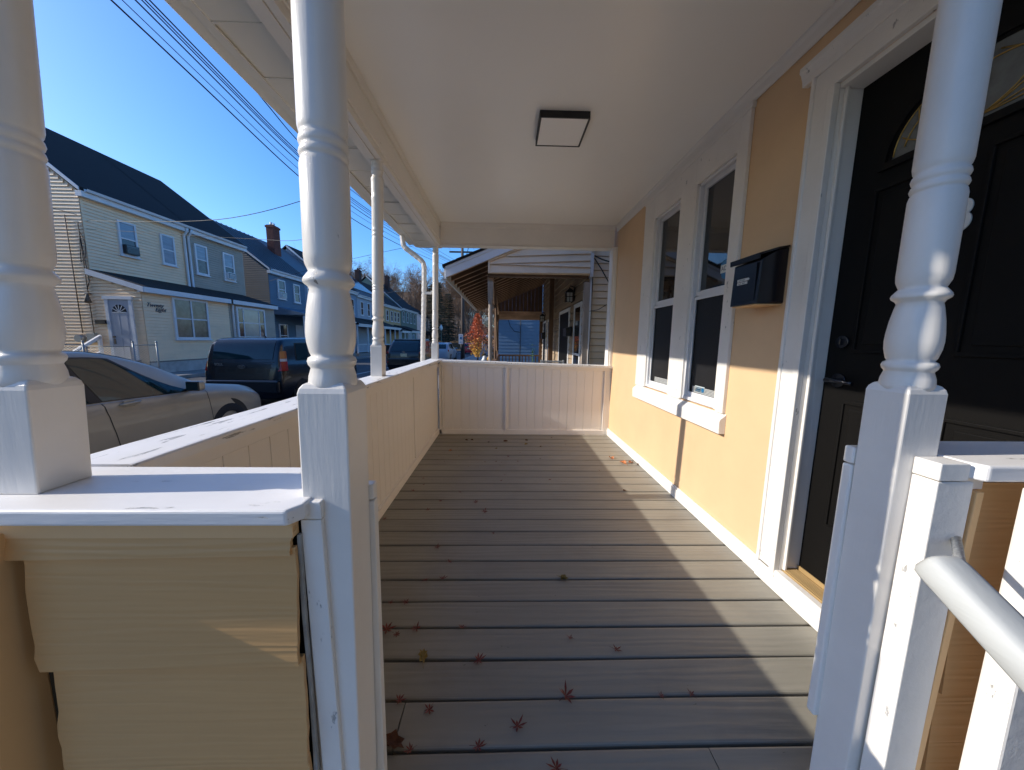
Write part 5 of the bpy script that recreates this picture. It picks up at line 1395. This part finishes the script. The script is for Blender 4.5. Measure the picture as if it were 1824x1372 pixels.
for sg in (1, -1):
    sed.sidewin(-1.02, -.16, -.95, -.30, .05, .98, sg); sed.sidewin(-.05, .96, -.19, .16, .05, .98, sg)
    sed.patch(lambda a, b: sed.side((-.15+.09*a)*(1-b)+(-.29+.09*a)*b, .03+.99*b, sg, .009), 2, 6, M['carblack'], 'door_pillar')
    sed.patch(lambda a, b: sed.side(-1.75+2.9*a, -.03+.045*b, sg, .006), 14, 1, M['chrome'] if False else M['galv'], 'belt_moulding')
    for (yy, nm) in ((-.06, 'door_gap'), (1.10, 'door_gap'), (-1.08, 'door_gap')):
        sed.patch(lambda a, b: sed.side(yy+.010*a+.10*(1-(1-b)**2)*(-1 if yy == -.06 else -.6)+ (.09 if yy != 1.1 else .08), -.97+.96*b, sg, .0018), 1, 12, M['carblack'], nm)
    sed.patch(lambda a, b: sed.side(-1.1+2.25*a, -.985+.012*b, sg, .0018), 12, 1, M['carblack'], 'sill_gap')
    # handle
    for yy in (.18, -.86):
        p = sed.side(yy, -.24, sg, 0)
        b = MB(); b.obox((p[0]-sg*.004, p[1]-.01, p[2]), (.012,0,0), (0,.055,0), (0,0,.040)); hb = b.build('handle_recess', sed.paint, sed.t, bev=.02)
        b = MB(); b.tube([(p[0]+sg*.004, yy-.115, p[2]-.002), (p[0]+sg*.030, yy-.08, p[2]), (p[0]+sg*.030, yy+.06, p[2]+.004), (p[0]+sg*.004, yy+.095, p[2]+.006)], [.010,.015,.015,.010], 10)
        b.build('door_handle', sed.paint, sed.t)
    # mirror
    p = sed.side(.80, .02, sg, 0)
    b = MB(); b.obox((p[0]+sg*.13, .86, p[2]+.08), (.085,0,0), (0,.055,0), (0,0,.062)); mo = b.build('door_mirror', sed.paint, sed.t, bev=.035, seg=3)
    b = MB(); b.obox((p[0]+sg*.13, .800, p[2]+.08), (.070,0,0), (0,.004,0), (0,0,.048)); b.build('mirror_glass', M['carglass'], mo)
    b = MB(); b.obox((p[0]+sg*.13, .812, p[2]+.08), (.082,0,0), (0,.010,0), (0,0,.060)); b.build('mirror_surround', M['carblack'], mo, bev=.01)
    b = MB(); b.bar((p[0]-.0, .86, p[2]+.02), (p[0]+sg*.08, .86, p[2]+.05), .06, .03); b.build('mirror_arm', M['carblack'], mo)
    sed.patch(lambda a, b: sed.side(1.98+.30*a, -.22+.17*b-.05*a, sg, .006), 5, 3, M['lens'], 'headlight')
    sed.patch(lambda a, b: sed.side(2.20+.10*a, -.20+.12*b, sg, .009), 3, 2, M['amber'], 'side_marker')
    sed.patch(lambda a, b: sed.side(-2.33+.25*a, -.30+.22*b, sg, .006), 4, 3, M['red'], 'tail_light')
    sed.wheel(sg*.80, 1.45); sed.wheel(sg*.80, -1.33)
uf, ub = sed.u_of_y(.12), sed.u_of_y(1.12)
sed.patch(lambda a, b: sed.top(uf+(ub-uf)*a, -.93+1.86*b), 10, 10, M['carglass'], 'windscreen')
uf2, ub2 = sed.u_of_y(-1.90), sed.u_of_y(-1.02)
sed.patch(lambda a, b: sed.top(uf2+(ub2-uf2)*a, -.93+1.86*b), 10, 10, M['carglass'], 'rear_window')

def hatch(pos, scale, gzv, label, paint, rear='box', H=1.62, name='parked_car', badge=None, W=.90, L=4.1, plate=False):
    hw = W
    if rear == 'box':     # upright tail
        st = [(-L/2,.66,.50,hw-.22,hw-.28,.32),(-L/2+.025,.95,.62,hw-.10,hw-.20,.24),(-L/2+.06,1.10,.90,hw-.045,hw-.17,.22),(-L/2+.14,1.36,1.00,hw-.03,hw-.16,.20),(-L/2+.24,H-.09,1.03,hw-.02,hw-.165,.2),(-L/2+.45,H-.02,1.02,hw-.01,hw-.18,.2),(-L/2+1.1,H,1.0,hw,hw-.185,.2)]
    else:
        st = [(-L/2,.66,.50,hw-.22,hw-.28,.32),(-L/2+.03,.98,.66,hw-.12,hw-.22,.24),(-L/2+.12,1.12,.94,hw-.05,hw-.20,.22),(-L/2+.34,1.36,1.03,hw-.03,hw-.22,.22),(-L/2+.60,H-.12,1.04,hw-.02,hw-.24,.2),(-L/2+.90,H-.03,1.03,hw-.01,hw-.24,.2),(-L/2+1.5,H,1.01,hw,hw-.235,.2)]
    st += [(0,H,.98,hw,hw-.20,.2),(L/2-2.0,H-.05,.96,hw,hw-.21,.2),(L/2-1.55,H-.22,.95,hw,hw-.22,.2),(L/2-1.15,1.16,.95,hw-.01,hw-.2,.2),(L/2-.85,1.04,.93,hw-.01,hw-.18,.2),(L/2-.35,.97,.84,hw-.04,hw-.18,.2),(L/2-.08,.82,.7,hw-.12,hw-.24,.22),(L/2,.62,.5,hw-.24,hw-.32,.3)]
    c = Car(st, pos, gzv, label, name, paint)
    r0 = -L/2
    for sg in (1, -1):
        c.wheel(sg*(hw-.11), -L/2+.78, .34); c.wheel(sg*(hw-.11), L/2-.82, .34)
        c.sidewin(-L/2+1.28, -.05, -L/2+1.35, -.12, .06, .93, sg); c.sidewin(.05, L/2-1.35, -.0, L/2-1.95, .06, .93, sg)
        c.sidewin(r0+.62, r0+1.12, r0+.72, r0+1.18, .12, .88, sg)
        c.patch(lambda a, b: c.side(r0+1.22+.008*a, -.97+.96*b, sg, .0018), 1, 8, M['carblack'], 'door_gap')
        c.patch(lambda a, b: c.side(.0+.008*a, -.97+.96*b, sg, .0018), 1, 8, M['carblack'], 'door_gap')
        p = c.side(L/2-1.3, .05, sg, 0)
        b = MB(); b.obox((p[0]+sg*.12, L/2-1.3, p[2]+.07), (.08,0,0), (0,.05,0), (0,0,.06)); b.build('door_mirror', paint, c.t, bev=.03)
    u0, u1 = c.u_of_y(r0+.065), c.u_of_y(r0+(.26 if rear == 'box' else .72))
    c.patch(lambda a, b: c.top(u0+(u1-u0)*a, -.90+1.8*b, .010), 8, 10, M['carglass'], 'rear_window')
    uf_, ub_ = c.u_of_y(L/2-2.0), c.u_of_y(L/2-1.0)
    c.patch(lambda a, b: c.top(uf_+(ub_-uf_)*a, -.93+1.86*b), 8, 8, M['carglass'], 'windscreen')
    return c
soul_p = paintm('midnight_blue_paint', (.003,.005,.010), .1, r=.25)
SX, SY = -5.80, 9.62
soul = hatch((SX, SY), 1, gz(9.6)+.002, 'dark blue boxy hatchback parked ahead of the beige saloon', soul_p, 'box', H=1.61, L=4.1)
r0 = -2.05
for sg in (1, -1):
    # tall wrap-round tail lamps: amber over clear over red
    def lamp(z0, z1, m, nm):
        b = MB()
        def q(z):
            f = (z-.86)/.52
            xi, xo, ya, yb = .765-.075*f, .893-.085*f, r0+.035+.105*f, r0+.20+.09*f
            return [(sg*xi, ya, z), (sg*(xo-.05), ya+.012, z), (sg*xo, ya+.085, z), (sg*(xo+.004), yb, z), (sg*xi, yb, z)]
        v_ = q(z0)+q(z1)
        b.add(v_, [(4,3,2,1,0), (5,6,7,8,9)] + [(k, (k+1)%5, 5+(k+1)%5, 5+k) for k in range(5)])
        b.build(nm, M[m], soul.t, bev=.006)
    lamp(1.13, 1.30, 'amber', 'indicator_lamp'); lamp(1.07, 1.13, 'lens', 'reverse_lamp'); lamp(.86, 1.07, 'red', 'tail_light')
    b = MB(); b.box(sg*.52, sg*.72, r0-.012, r0+.05, .50, .57); b.build('rear_reflector', M['red'], soul.t, bev=.01)
b = MB(); b.box(-.80, .80, r0-.04, r0+.22, .34, .66); b.build('rear_bumper', soul_p, soul.t, bev=.05, seg=3)
b = MB(); b.box(-.62, .62, r0+.008, r0+.06, .70, .71); b.box(-.70,.70,r0+.045,r0+.08,1.045,1.055); b.build('tailgate_gap', M['carblack'], soul.t)
b = MB(); b.tube([(.0, r0+.0, .93), (.0, r0+.06, .94)], .01, 4)
b = MB(); vs = [(.085*math.cos(2*PI*k/24), r0+.022, .955+.042*math.sin(2*PI*k/24)) for k in range(24)]
b.prism([(p[0], p[2]) for p in vs], 1, r0+.004, r0+.06); em = b.build('badge', M['chrome'], soul.t)
b = MB(); b.prism([(.074*math.cos(2*PI*k/24), .955+.033*math.sin(2*PI*k/24)) for k in range(24)], 1, r0+.001, r0+.05); b.build('badge_field', M['carblack'], em)
text_mesh('KIA', 'badge_lettering', M['chrome'], .055, frame((0, r0-.001, .955), (1,0,0), (0,0,1)), soul.t, .001, 0, .001)
text_mesh('SOUL', 'badge_lettering', M['chrome'], .075, frame((-.50, r0+.022, 1.0), (1,0,0), (0,0,1)), soul.t, .002, 0, .002)
b = MB(); b.tube([(.1, -1.35, 1.60), (.12, -1.5, 1.86)], .006, 5); b.tube([(.1, -1.33, 1.59), (.1, -1.37, 1.63)], .02, 8); b.build('roof_aerial', M['carblack'], soul.t)
# dark SUV
suv_p = paintm('dark_suv_paint', (.003,.004,.008), .1, r=.25)
suv = hatch((-4.98, 19.25), 1, gz(19)+.002, 'dark sport utility vehicle with pale yellow licence plate parked further along', suv_p, 'slope', H=1.68, L=4.7, W=.94)
r0 = -2.35
b = MB(); b.box(-.155, .155, r0+.004, r0+.03, .80, .95); b.build('licence_plate', M['plate'], suv.t)
text_mesh('KIA', 'badge_lettering', M['chrome'], .08, frame((0, r0+.03, 1.02), (1,0,0), (0,0,1)), suv.t, .004, 0, .002)
for sg in (1, -1):
    b = MB(); b.box(sg*.42, sg*.80, r0+.05, r0+.14, .93, 1.03); b.box(sg*.76, sg*.885, r0+.12, r0+.34, .93, 1.06); b.build('tail_light', M['red'], suv.t, bev=.02)
    b = MB(); b.box(sg*.60, sg*.82, r0-.0, r0+.06, .48, .56); b.build('rear_reflector', M['red'], suv.t, bev=.01)
b = MB(); b.box(-.78, .78, r0-.03, r0+.2, .34, .72); b.build('rear_bumper', suv_p, suv.t, bev=.05, seg=3)
b = MB(); b.box(-.66, .66, r0+.66, r0+.95, 1.60, 1.655); b.build('roof_spoiler', suv_p, suv.t, bev=.02)
# pale car ahead and red car
pc = hatch((-4.9, 27.2), 1, gz(27)+.002, 'pale blue car parked between the dark utility vehicle and the wooded end', paintm('pale_blue_paint', (.25,.33,.42), .2), 'slope', H=1.5, L=4.4)
rc = hatch((-4.72, 47.2), 1, gz(47)+.002, 'bright red car parked far down the street by the orange tree', paintm('red_car_paint', (.50,.012,.020), .1), 'slope', H=1.48, L=4.3, W=.92)
for c_ in (pc, rc):
    for sg in (1, -1):
        b = MB(); b.box(sg*.55, sg*.84, -2.12, -1.95, .85, 1.0); b.build('tail_light', M['red'], c_.t, bev=.02)
b = MB(); b.box(-.15, .15, -2.17, -2.10, .72, .84); b.build('licence_plate', M['plate'], rc.t)

# ------------------------------------------------------------------ poles, sign, lamp, wires
PP = (-3.62, 30.0)
up_ = thing('utility_pole', (PP[0], PP[1], gz(30)), 'tall dark wooden utility pole on the near pavement carrying the wires', 'pole')
b = MB(); b.lathe([(gz(30), .16), (4, .14), (9.3, .11)], PP[0], PP[1], 14); b.build('pole_shaft', M['pole'], up_)
b = MB(); b.box(PP[0]-1.1, PP[0]+1.1, PP[1]-.06, PP[1]+.06, 8.5, 8.62)
b.build('cross_arm', M['pole'], up_)
b = MB(); b.lathe([(7.2,.2),(7.25,.24),(8.0,.24),(8.05,.2)], PP[0]+.4, PP[1], 14); b.build('transformer', M['galv'], up_)
sg_ = thing('street_sign', (-3.55, 27.6, gz(27)), 'white parking sign with blue square on a post before the pole', 'sign')
b = MB(); b.tube([(-3.50, 27.6, gz(27)), (-3.50, 27.6, 1.2)], .03, 6); b.build('sign_post', M['carblack'], sg_)
b = MB(); b.box(-3.67, -3.31, 27.55, 27.56, .82, 1.62); b.build('sign_plate', M['label'], sg_)
b = MB(); b.box(-3.58, -3.40, 27.538, 27.55, 1.20, 1.40); b.box(-3.60, -3.38, 27.540, 27.55, 1.50, 1.515); b.box(-3.60, -3.38, 27.540, 27.55, 1.0, 1.015); b.box(-3.58, -3.42, 27.540, 27.55, .93, .945); b.build('sign_print', M['blue'], sg_)
sl2 = thing('street_lamp', (-10.95, 59.6, gz(60)), 'green globe street lamp at the far street corner', 'lamp')
b = MB(); b.lathe([(gz(60),.16),(gz(60)+.5,.12),(-.2,.07),(2.6,.055),(2.7,.12)], -10.95, 59.6, 12); b.build('lamp_post', M['green'], sl2)
b = MB(); b.lathe([(2.7,.12),(2.9,.24),(3.15,.27),(3.4,.20),(3.55,.08),(3.75,.02)], -10.95, 59.6, 14); b.build('lamp_globe', M['label'], sl2)
def wire(pts, r=.012):
    P = catmull([tuple(p) for p in pts], 10)
    b = MB(); b.tube(P, r, 5, cap=False); return b
wl = thing('overhead_wires', (-4.3, 10, 4.5), 'bundle of black overhead cables running along the street', 'cable')
X0 = -4.5
specs = [([(X0,-16,7.0),(X0,-4,5.6),(X0,4.49,4.97),(X0,8.37,4.66),(X0+.1,12,4.75),(-4.0,20,5.6),(PP[0]-.1,30,7.1)], .013),
         ([(X0,-16,7.1),(X0,-4,5.75),(X0,4.6,5.08),(X0,8.3,4.82),(X0+.1,12,4.95),(-4.0,20,5.75),(PP[0]-.1,30,7.15)], .007),
         ([(X0,-16,7.2),(X0,-4,5.9),(X0,4.76,5.22),(X0,8.3,4.98),(X0+.1,12,5.1),(-4.0,20,5.9),(PP[0]-.1,30,7.25)], .012),
         ([(X0,-16,7.3),(X0,-4,6.0),(X0,4.85,5.29),(X0,8.4,5.09),(X0+.1,12,5.2),(-4.0,20,6.0),(PP[0]-.1,30,7.35)], .010),
         ([(X0,-16,7.4),(X0,-4,6.05),(X0,4.88,5.33),(X0,8.4,5.13),(X0+.12,12,5.26),(-4.0,20,6.05),(PP[0]-.1,30,7.4)], .010),
         ([(X0,-16,7.5),(X0,-4,6.1),(X0,4.95,5.38),(X0,8.4,5.18),(X0+.1,12,5.33),(-4.0,20,6.1),(PP[0]-.1,30,7.45)], .012),
         ([(X0+.2,-16,7.9),(X0+.2,-4,6.5),(X0+.1,5.5,5.62),(X0,8.46,5.40),(X0+.1,12,5.55),(-4.0,20,6.3),(PP[0]-.1,30,7.6)], .012),
         ([(PP[0]-1.0,-16,8.8),(PP[0]-1.0,7,7.6),(PP[0]-1.0,30,8.7)], .010), ([(PP[0]+1.0,-16,8.8),(PP[0]+1.0,7,7.6),(PP[0]+1.0,30,8.7)], .010), ([(PP[0],-16,9.4),(PP[0],7,8.4),(PP[0],30,9.3)], .010)]
for P, r in specs: wire(P, r*.8).build('cable', M['wire'], wl)
w2 = thing('overhead_wires', (-8, 12, 4.5), 'thin service wires crossing the street to the yellow and blue houses', 'cable')
for P, r in (([(-15.8,13.8,5.45),(-8,10.1,4.42),(-4.5,9.5,5.0)], .009), ([(-15.8,13.75,5.15),(-9,12.4,4.55),(-6,10.8,4.15),(-4.4,10.2,4.68)], .007), ([(-15.8,23.7,4.9),(-9,19,5.2),(-4.1,18,6.0)], .009), ([(-15.9,13.6,5.6),(-18,10,6.2),(-15,3,6.5)], .010),
             ([(-15.8,37.4,5.3),(-9,33,6.0),(PP[0],30,7.4)], .01), ([(-15.8,45,5.2),(-9,36,6.0),(PP[0],30,7.4)], .01), ([(-15.8,53,5.2),(-9,40,5.9),(PP[0],30,7.5)], .01)):
    wire(P, r).build('cable', M['wire'], w2)
w3 = thing('overhead_wires', (-2, 25, 7), 'cables fanning out from the pole over the timber porch roof', 'cable')
for (x, y, z, s_) in ((1.6, 9, 5.6, -.6), (2, 14, 5.8, -.7), (1.8, 20.0, 5.4, -.5), (1.7, 6.3, 5.2, -.8), (-.2, 4.5, 3.4, -.3)):
    a = Vector((PP[0], PP[1], 7.6)); c = Vector((x, y, z)); m_ = (a+c)/2 + Vector((0,0,s_))
    wire([a, m_, c], .014).build('cable', M['wire'], w3)
wire([(PP[0],30,7.3),(-4.2,45,5.9),(-5.5,62,6.6)], .02).build('cable', M['wire'], w3); wire([(PP[0],30,8.2),(-4.2,45,6.9),(-5.5,62,7.6)], .02).build('cable', M['wire'], w3)
wb_ = thing('wheelie_bin', (-13.1, 38.4, gz(38)+.1), 'black wheeled bin on the pavement before the light grey house', 'bin')
b = MB(); b.hexa([(-13.3,38.2,-.56),(-12.85,38.2,-.56),(-12.85,38.7,-.56),(-13.3,38.7,-.56),(-13.36,38.1,.4),(-12.8,38.1,.4),(-12.8,38.75,.4),(-13.36,38.75,.4)]); b.build('bin_body', M['pot'], wb_)
b = MB(); b.box(-13.4, -12.76, 38.05, 38.8, .4, .46); b.build('bin_lid', M['pot'], wb_, bev=.02)

# ------------------------------------------------------------------ wooded hill
def hz(x, y):
    if y < 66: return -.9
    d = y - 66
    lat = max(0, min(1, (-x-2)/45))
    h = -.9 + min(1, d/6)*.7 + max(0, d-4)*(.045+.16*lat)
    h += .8*noise.noise(Vector((x*.04, y*.05, 3)))*min(1, d/15)
    return h
b = MB(); vs = []; fs = []
nx, ny = 60, 44
for j in range(ny+1):
    y = 65.5 + 150*(j/ny)**1.3
    for i in range(nx+1):
        x = -150 + 260*i/nx
        vs.append((x, y, hz(x, y)+.01))
for j in range(ny):
    for i in range(nx): fs.append((j*(nx+1)+i, j*(nx+1)+i+1, (j+1)*(nx+1)+i+1, (j+1)*(nx+1)+i))
b.add(vs, fs, 0, True); b.build('hillside', M['leaflitter'], kind='structure', loc=(0,0,0))

def tree_mesh(seed, H=13, leafy=0, lean=.05, dens=1.0):
    r = random.Random(seed); tb = MB(); cb = MB()
    def limb(p, d, L, rad, depth):
        n = 3 if depth > 1 else 4
        pts = [p]; rs = [rad]
        q = p.copy(); dd = d.copy()
        for k in range(n):
            dd = (dd + Vector((r.uniform(-.16,.16), r.uniform(-.16,.16), r.uniform(-.02,.14)))).normalized()
            q = q + dd*L/n; pts.append(q.copy()); rs.append(rad*(1-.75*(k+1)/n))
        (tb if depth < 2 else cb).tube(pts, rs, 5 if depth == 0 else 3, cap=False, sm=depth < 2)
        if depth < 4:
            kids = [11, 5, 4, 3][depth]
            for k in range(kids):
                t = (.30 if depth == 0 else .25) + (.68 if depth == 0 else .7)*(k+r.random())/kids
                i = min(int(t*n), n-1); bp = pts[i].lerp(pts[i+1], t*n-i)
                a = r.uniform(0, 2*PI); side = Vector((math.cos(a), math.sin(a), 0)); side = (side - dd*side.dot(dd)).normalized()
                sp = r.uniform(.55, 1.0)
                nd = (dd*(1-.35*sp) + side*sp + Vector((0,0,.25))).normalized()
                limb(bp, nd, L*r.uniform(.38,.58)*(1-.35*t if depth == 0 else 1), max(.008, rad*(1-.7*t)*.5), depth+1)
        if leafy and depth >= 3:
            for k in range(leafy):
                c = pts[-1] + Vector((r.gauss(0,.3), r.gauss(0,.3), r.gauss(0,.3))); s_ = r.uniform(.06,.13)
                a = Vector((r.gauss(0,1), r.gauss(0,1), r.gauss(0,1))).normalized()*s_; e = a.orthogonal().normalized()*s_*.7
                cb.add([c-a, c+e, c+a, c-e], [(0,1,2,3)], 1)
    limb(Vector((0,0,-.3)), Vector((r.uniform(-lean,lean), r.uniform(-lean,lean), 1)).normalized(), H, H*.014+.03, 0)
    return tb, cb
variants = []
for i in range(7):
    tb, cb = tree_mesh(20+i, 12+1.3*(i % 3), leafy=(0,3,0,5,0,2,7)[i])
    variants.append((mesh_of(tb, 'trunk', M['bark']), mesh_of(cb, 'branches', [M['twig'], M['oakleaf']])))
r = random.Random(11)
n_t = 0; cells = []
for k in range(3000):
    if n_t >= 170: break
    y = 69 + 75*r.random()**1.25; x = r.uniform(-.62*y, .10*y)
    if x < -13 and y < 82: continue
    if any((x-a)**2+(y-c)**2 < 2.3**2 for a, c in cells): continue
    cells.append((x, y)); v = variants[r.randrange(7)]
    s_ = r.uniform(.65, 1.12)
    t = bpy.data.objects.new('bare_tree', None); COL.objects.link(t); t.location = (x, y, hz(x, y)); t.scale = (s_, s_, s_*r.uniform(.85, 1.1)); t.rotation_euler.z = r.uniform(0, 6.28)
    tag(t, 'tall bare brown tree in the wood on the hill at the street end', 'tree', 'bare trees of the wood on the hill')
    for me, nm in ((v[0], 'trunk'), (v[1], 'branches')):
        c = bpy.data.objects.new(nm, me); COL.objects.link(c); c.parent = t
    n_t += 1
# undergrowth: twigs and dry leaves, a mass nobody could count
mb = MB(); r = random.Random(5)
for k in range(15000):
    y = 67.5 + 60*r.random()**1.4; x = r.uniform(-.62*y, .12*y)
    if x < -13 and y < 80: continue
    z = hz(x, y) + (abs(r.gauss(0, 1.0)) if y < 74 else abs(r.gauss(0, 2.4)))
    s_ = r.uniform(.10, .30); a = Vector((r.gauss(0,1), r.gauss(0,1), r.gauss(0,1.4))).normalized()*s_; e = a.orthogonal().normalized()*s_*(.5 if k % 3 else .06)
    c = Vector((x, y, z)); mb.add([c-a, c+e, c+a, c-e], [(0,1,2,3)], 0 if k % 3 else 1)
o = mb.build('undergrowth', [M['oakleaf'], M['twig']], loc=(0,0,0), kind='stuff')
o['label'] = 'brown tangle of undergrowth under the bare trees'
# conifers
def conifer(x, y, H, lb, seed):
    r = random.Random(seed)
    t = thing('conifer_tree', (x, y, hz(x, y)), lb, 'tree')
    z0 = hz(x, y)
    b = MB(); b.tube([(x, y, z0-.3), (x+.1, y, z0+H*.5), (x, y, z0+H)], [.24, .14, .03], 8); b.build('trunk', M['bark'], t)
    b = MB()
    z = z0+1.2
    while z < z0+H-.2:
        f = (z-z0)/H; R = (H*.23)*(1-f)**.75*r.uniform(.75, 1.15)+.25
        nb_ = r.randint(5, 8); a0 = r.uniform(0, 6.28)
        for i in range(nb_):
            a = a0+2*PI*i/nb_+r.uniform(-.3,.3); Rk = R*r.uniform(.6,1.2)
            dx, dy = math.cos(a), math.sin(a)
            b.tube([(x, y, z), (x+dx*Rk*.6, y+dy*Rk*.6, z+.05*Rk), (x+dx*Rk, y+dy*Rk, z-.12*Rk)], [.035,.02,.008], 3, 1, cap=False)
            for j in range(16):
                q = .2+.8*j/16
                c = Vector((x+dx*Rk*q+r.gauss(0,.1), y+dy*Rk*q+r.gauss(0,.1), z - .12*Rk*q*q + .02 + r.gauss(0,.05)))
                for sd in (-1, 1):
                    v = Vector((-dy*sd*.8+dx*.6, dx*sd*.8+dy*.6, r.uniform(-.45,.05))).normalized()*(.20+.30*(1-q*.5))*r.uniform(.6,1.2)
                    n_ = v.cross(Vector((0,0,1))).normalized()*.045
                    b.add([c-n_, c+v*.6+n_*.5+Vector((0,0,-.05)), c+v, c+n_], [(0,1,2,3)])
        z += r.uniform(.28, .5)
    b.build('foliage', [M['needle'], M['bark']], t)
conifer(-13.2, 68.5, 13.0, 'tall dark conifer standing between the white houses and the bare wood', 1)
conifer(-11.6, 71.5, 11.0, 'shorter dark conifer just beside the tallest one', 2)
conifer(-15.5, 74, 12.5, 'dark conifer half hidden behind the end houses', 4)
# autumn tree by the pavement
at = thing('autumn_tree', (-2.05, 26.5, gz(26)+.1), 'small street tree with orange red crown turning gold below', 'tree')
b = MB(); r = random.Random(9); zb = gz(26)
bx_, by_ = -2.05, 26.5
b.tube([(bx_, by_, zb), (bx_+.02, by_, zb+1.1), (bx_, by_, 2.7)], [.06, .05, .02], 8)
for i in range(26):
    z = zb+1.0+2.3*r.random(); a = r.uniform(0, 6.28); L = .85*(1-abs(z-1.4)/2.6)
    b.tube([(bx_, by_, z), (bx_+L*.6*math.cos(a), by_+L*.6*math.sin(a), z+.35*L), (bx_+L*math.cos(a), by_+L*math.sin(a), z+.7*L)], [.022,.012,.005], 4)
b.build('trunk', M['bark'], at)
b = MB()
for i in range(4200):
    t_ = r.random()**.8; z = -.15 + 3.35*t_
    R = .98*math.sin(PI*min(1, (t_*.86+.12)))**.8*(1 - .35*max(0, t_-.5)*2) + .03
    a = r.uniform(0, 6.28); q = R*math.sqrt(r.random())
    q *= .75+.35*math.sin(a*3+z*3.1)
    c = Vector((bx_+q*math.cos(a)-.12*(t_ > .6)*0, by_+q*math.sin(a), z))
    s_ = r.uniform(.028, .060); v = Vector((r.gauss(0,1), r.gauss(0,1), r.gauss(0,1))).normalized()*s_; e = v.orthogonal().normalized()*s_*.75
    gold = r.random() < max(0, min(1, (1.55-z)/1.3))
    b.add([c-v, c+e, c+v, c-e], [(0,1,2,3)], 1 if gold else 0)
b.build('crown', [M['autumn_red'], M['autumn_gold']], at)
at2 = thing('autumn_bush', (-.2, 34, gz(34)), 'reddish autumn bush behind the orange street tree', 'bush')
b = MB()
for i in range(2500):
    a = r.uniform(0, 6.28); z = gz(34)+r.uniform(.2, 3.9); R = 1.8*math.sin(PI*min(1, (z+.8)/4.8))*math.sqrt(r.random())
    c = Vector((-.6+R*math.cos(a), 34+R*math.sin(a), z)); s_ = r.uniform(.05, .09); v = Vector((r.gauss(0,1), r.gauss(0,1), r.gauss(0,1))).normalized()*s_; e = v.orthogonal().normalized()*s_*.7
    b.add([c-v, c+e, c+v, c-e], [(0,1,2,3)])
b.build('foliage', M['oakleaf'], at2)
b = MB(); b.tube([(-.6, 34, gz(34)), (-.6, 34, 3)], [.08, .02], 6); b.build('stem', M['bark'], at2)
wv = thing('parked_van', (-2.1, 38, gz(38)), 'pale grey van parked behind the orange street tree', 'van')
b = MB(); b.prism([(36.2, -.3), (36.2, 1.55), (36.5, 1.68), (40.0, 1.68), (40.7, .75), (41.4, .55), (41.4, -.3)], 0, -2.35, -.6); b.build('body', paintm('van_paint', (.36,.38,.44), 0), wv, bev=.08, seg=3)
b = MB(); b.box(-2.2, -.75, 36.19, 36.21, .75, 1.4); b.build('rear_window', M['carglass'], wv)
b = MB(); b.box(-2.355, -2.34, 36.6, 40.0, .75, 1.35); b.build('side_window', M['carglass'], wv)
for y in (37, 40.4):
    b = MB(); b.tube([(-2.36, y, gz(38)+.33), (-2.15, y, gz(38)+.33)], .33, 16, sm=False); b.build('wheel', M['tyre'], wv)
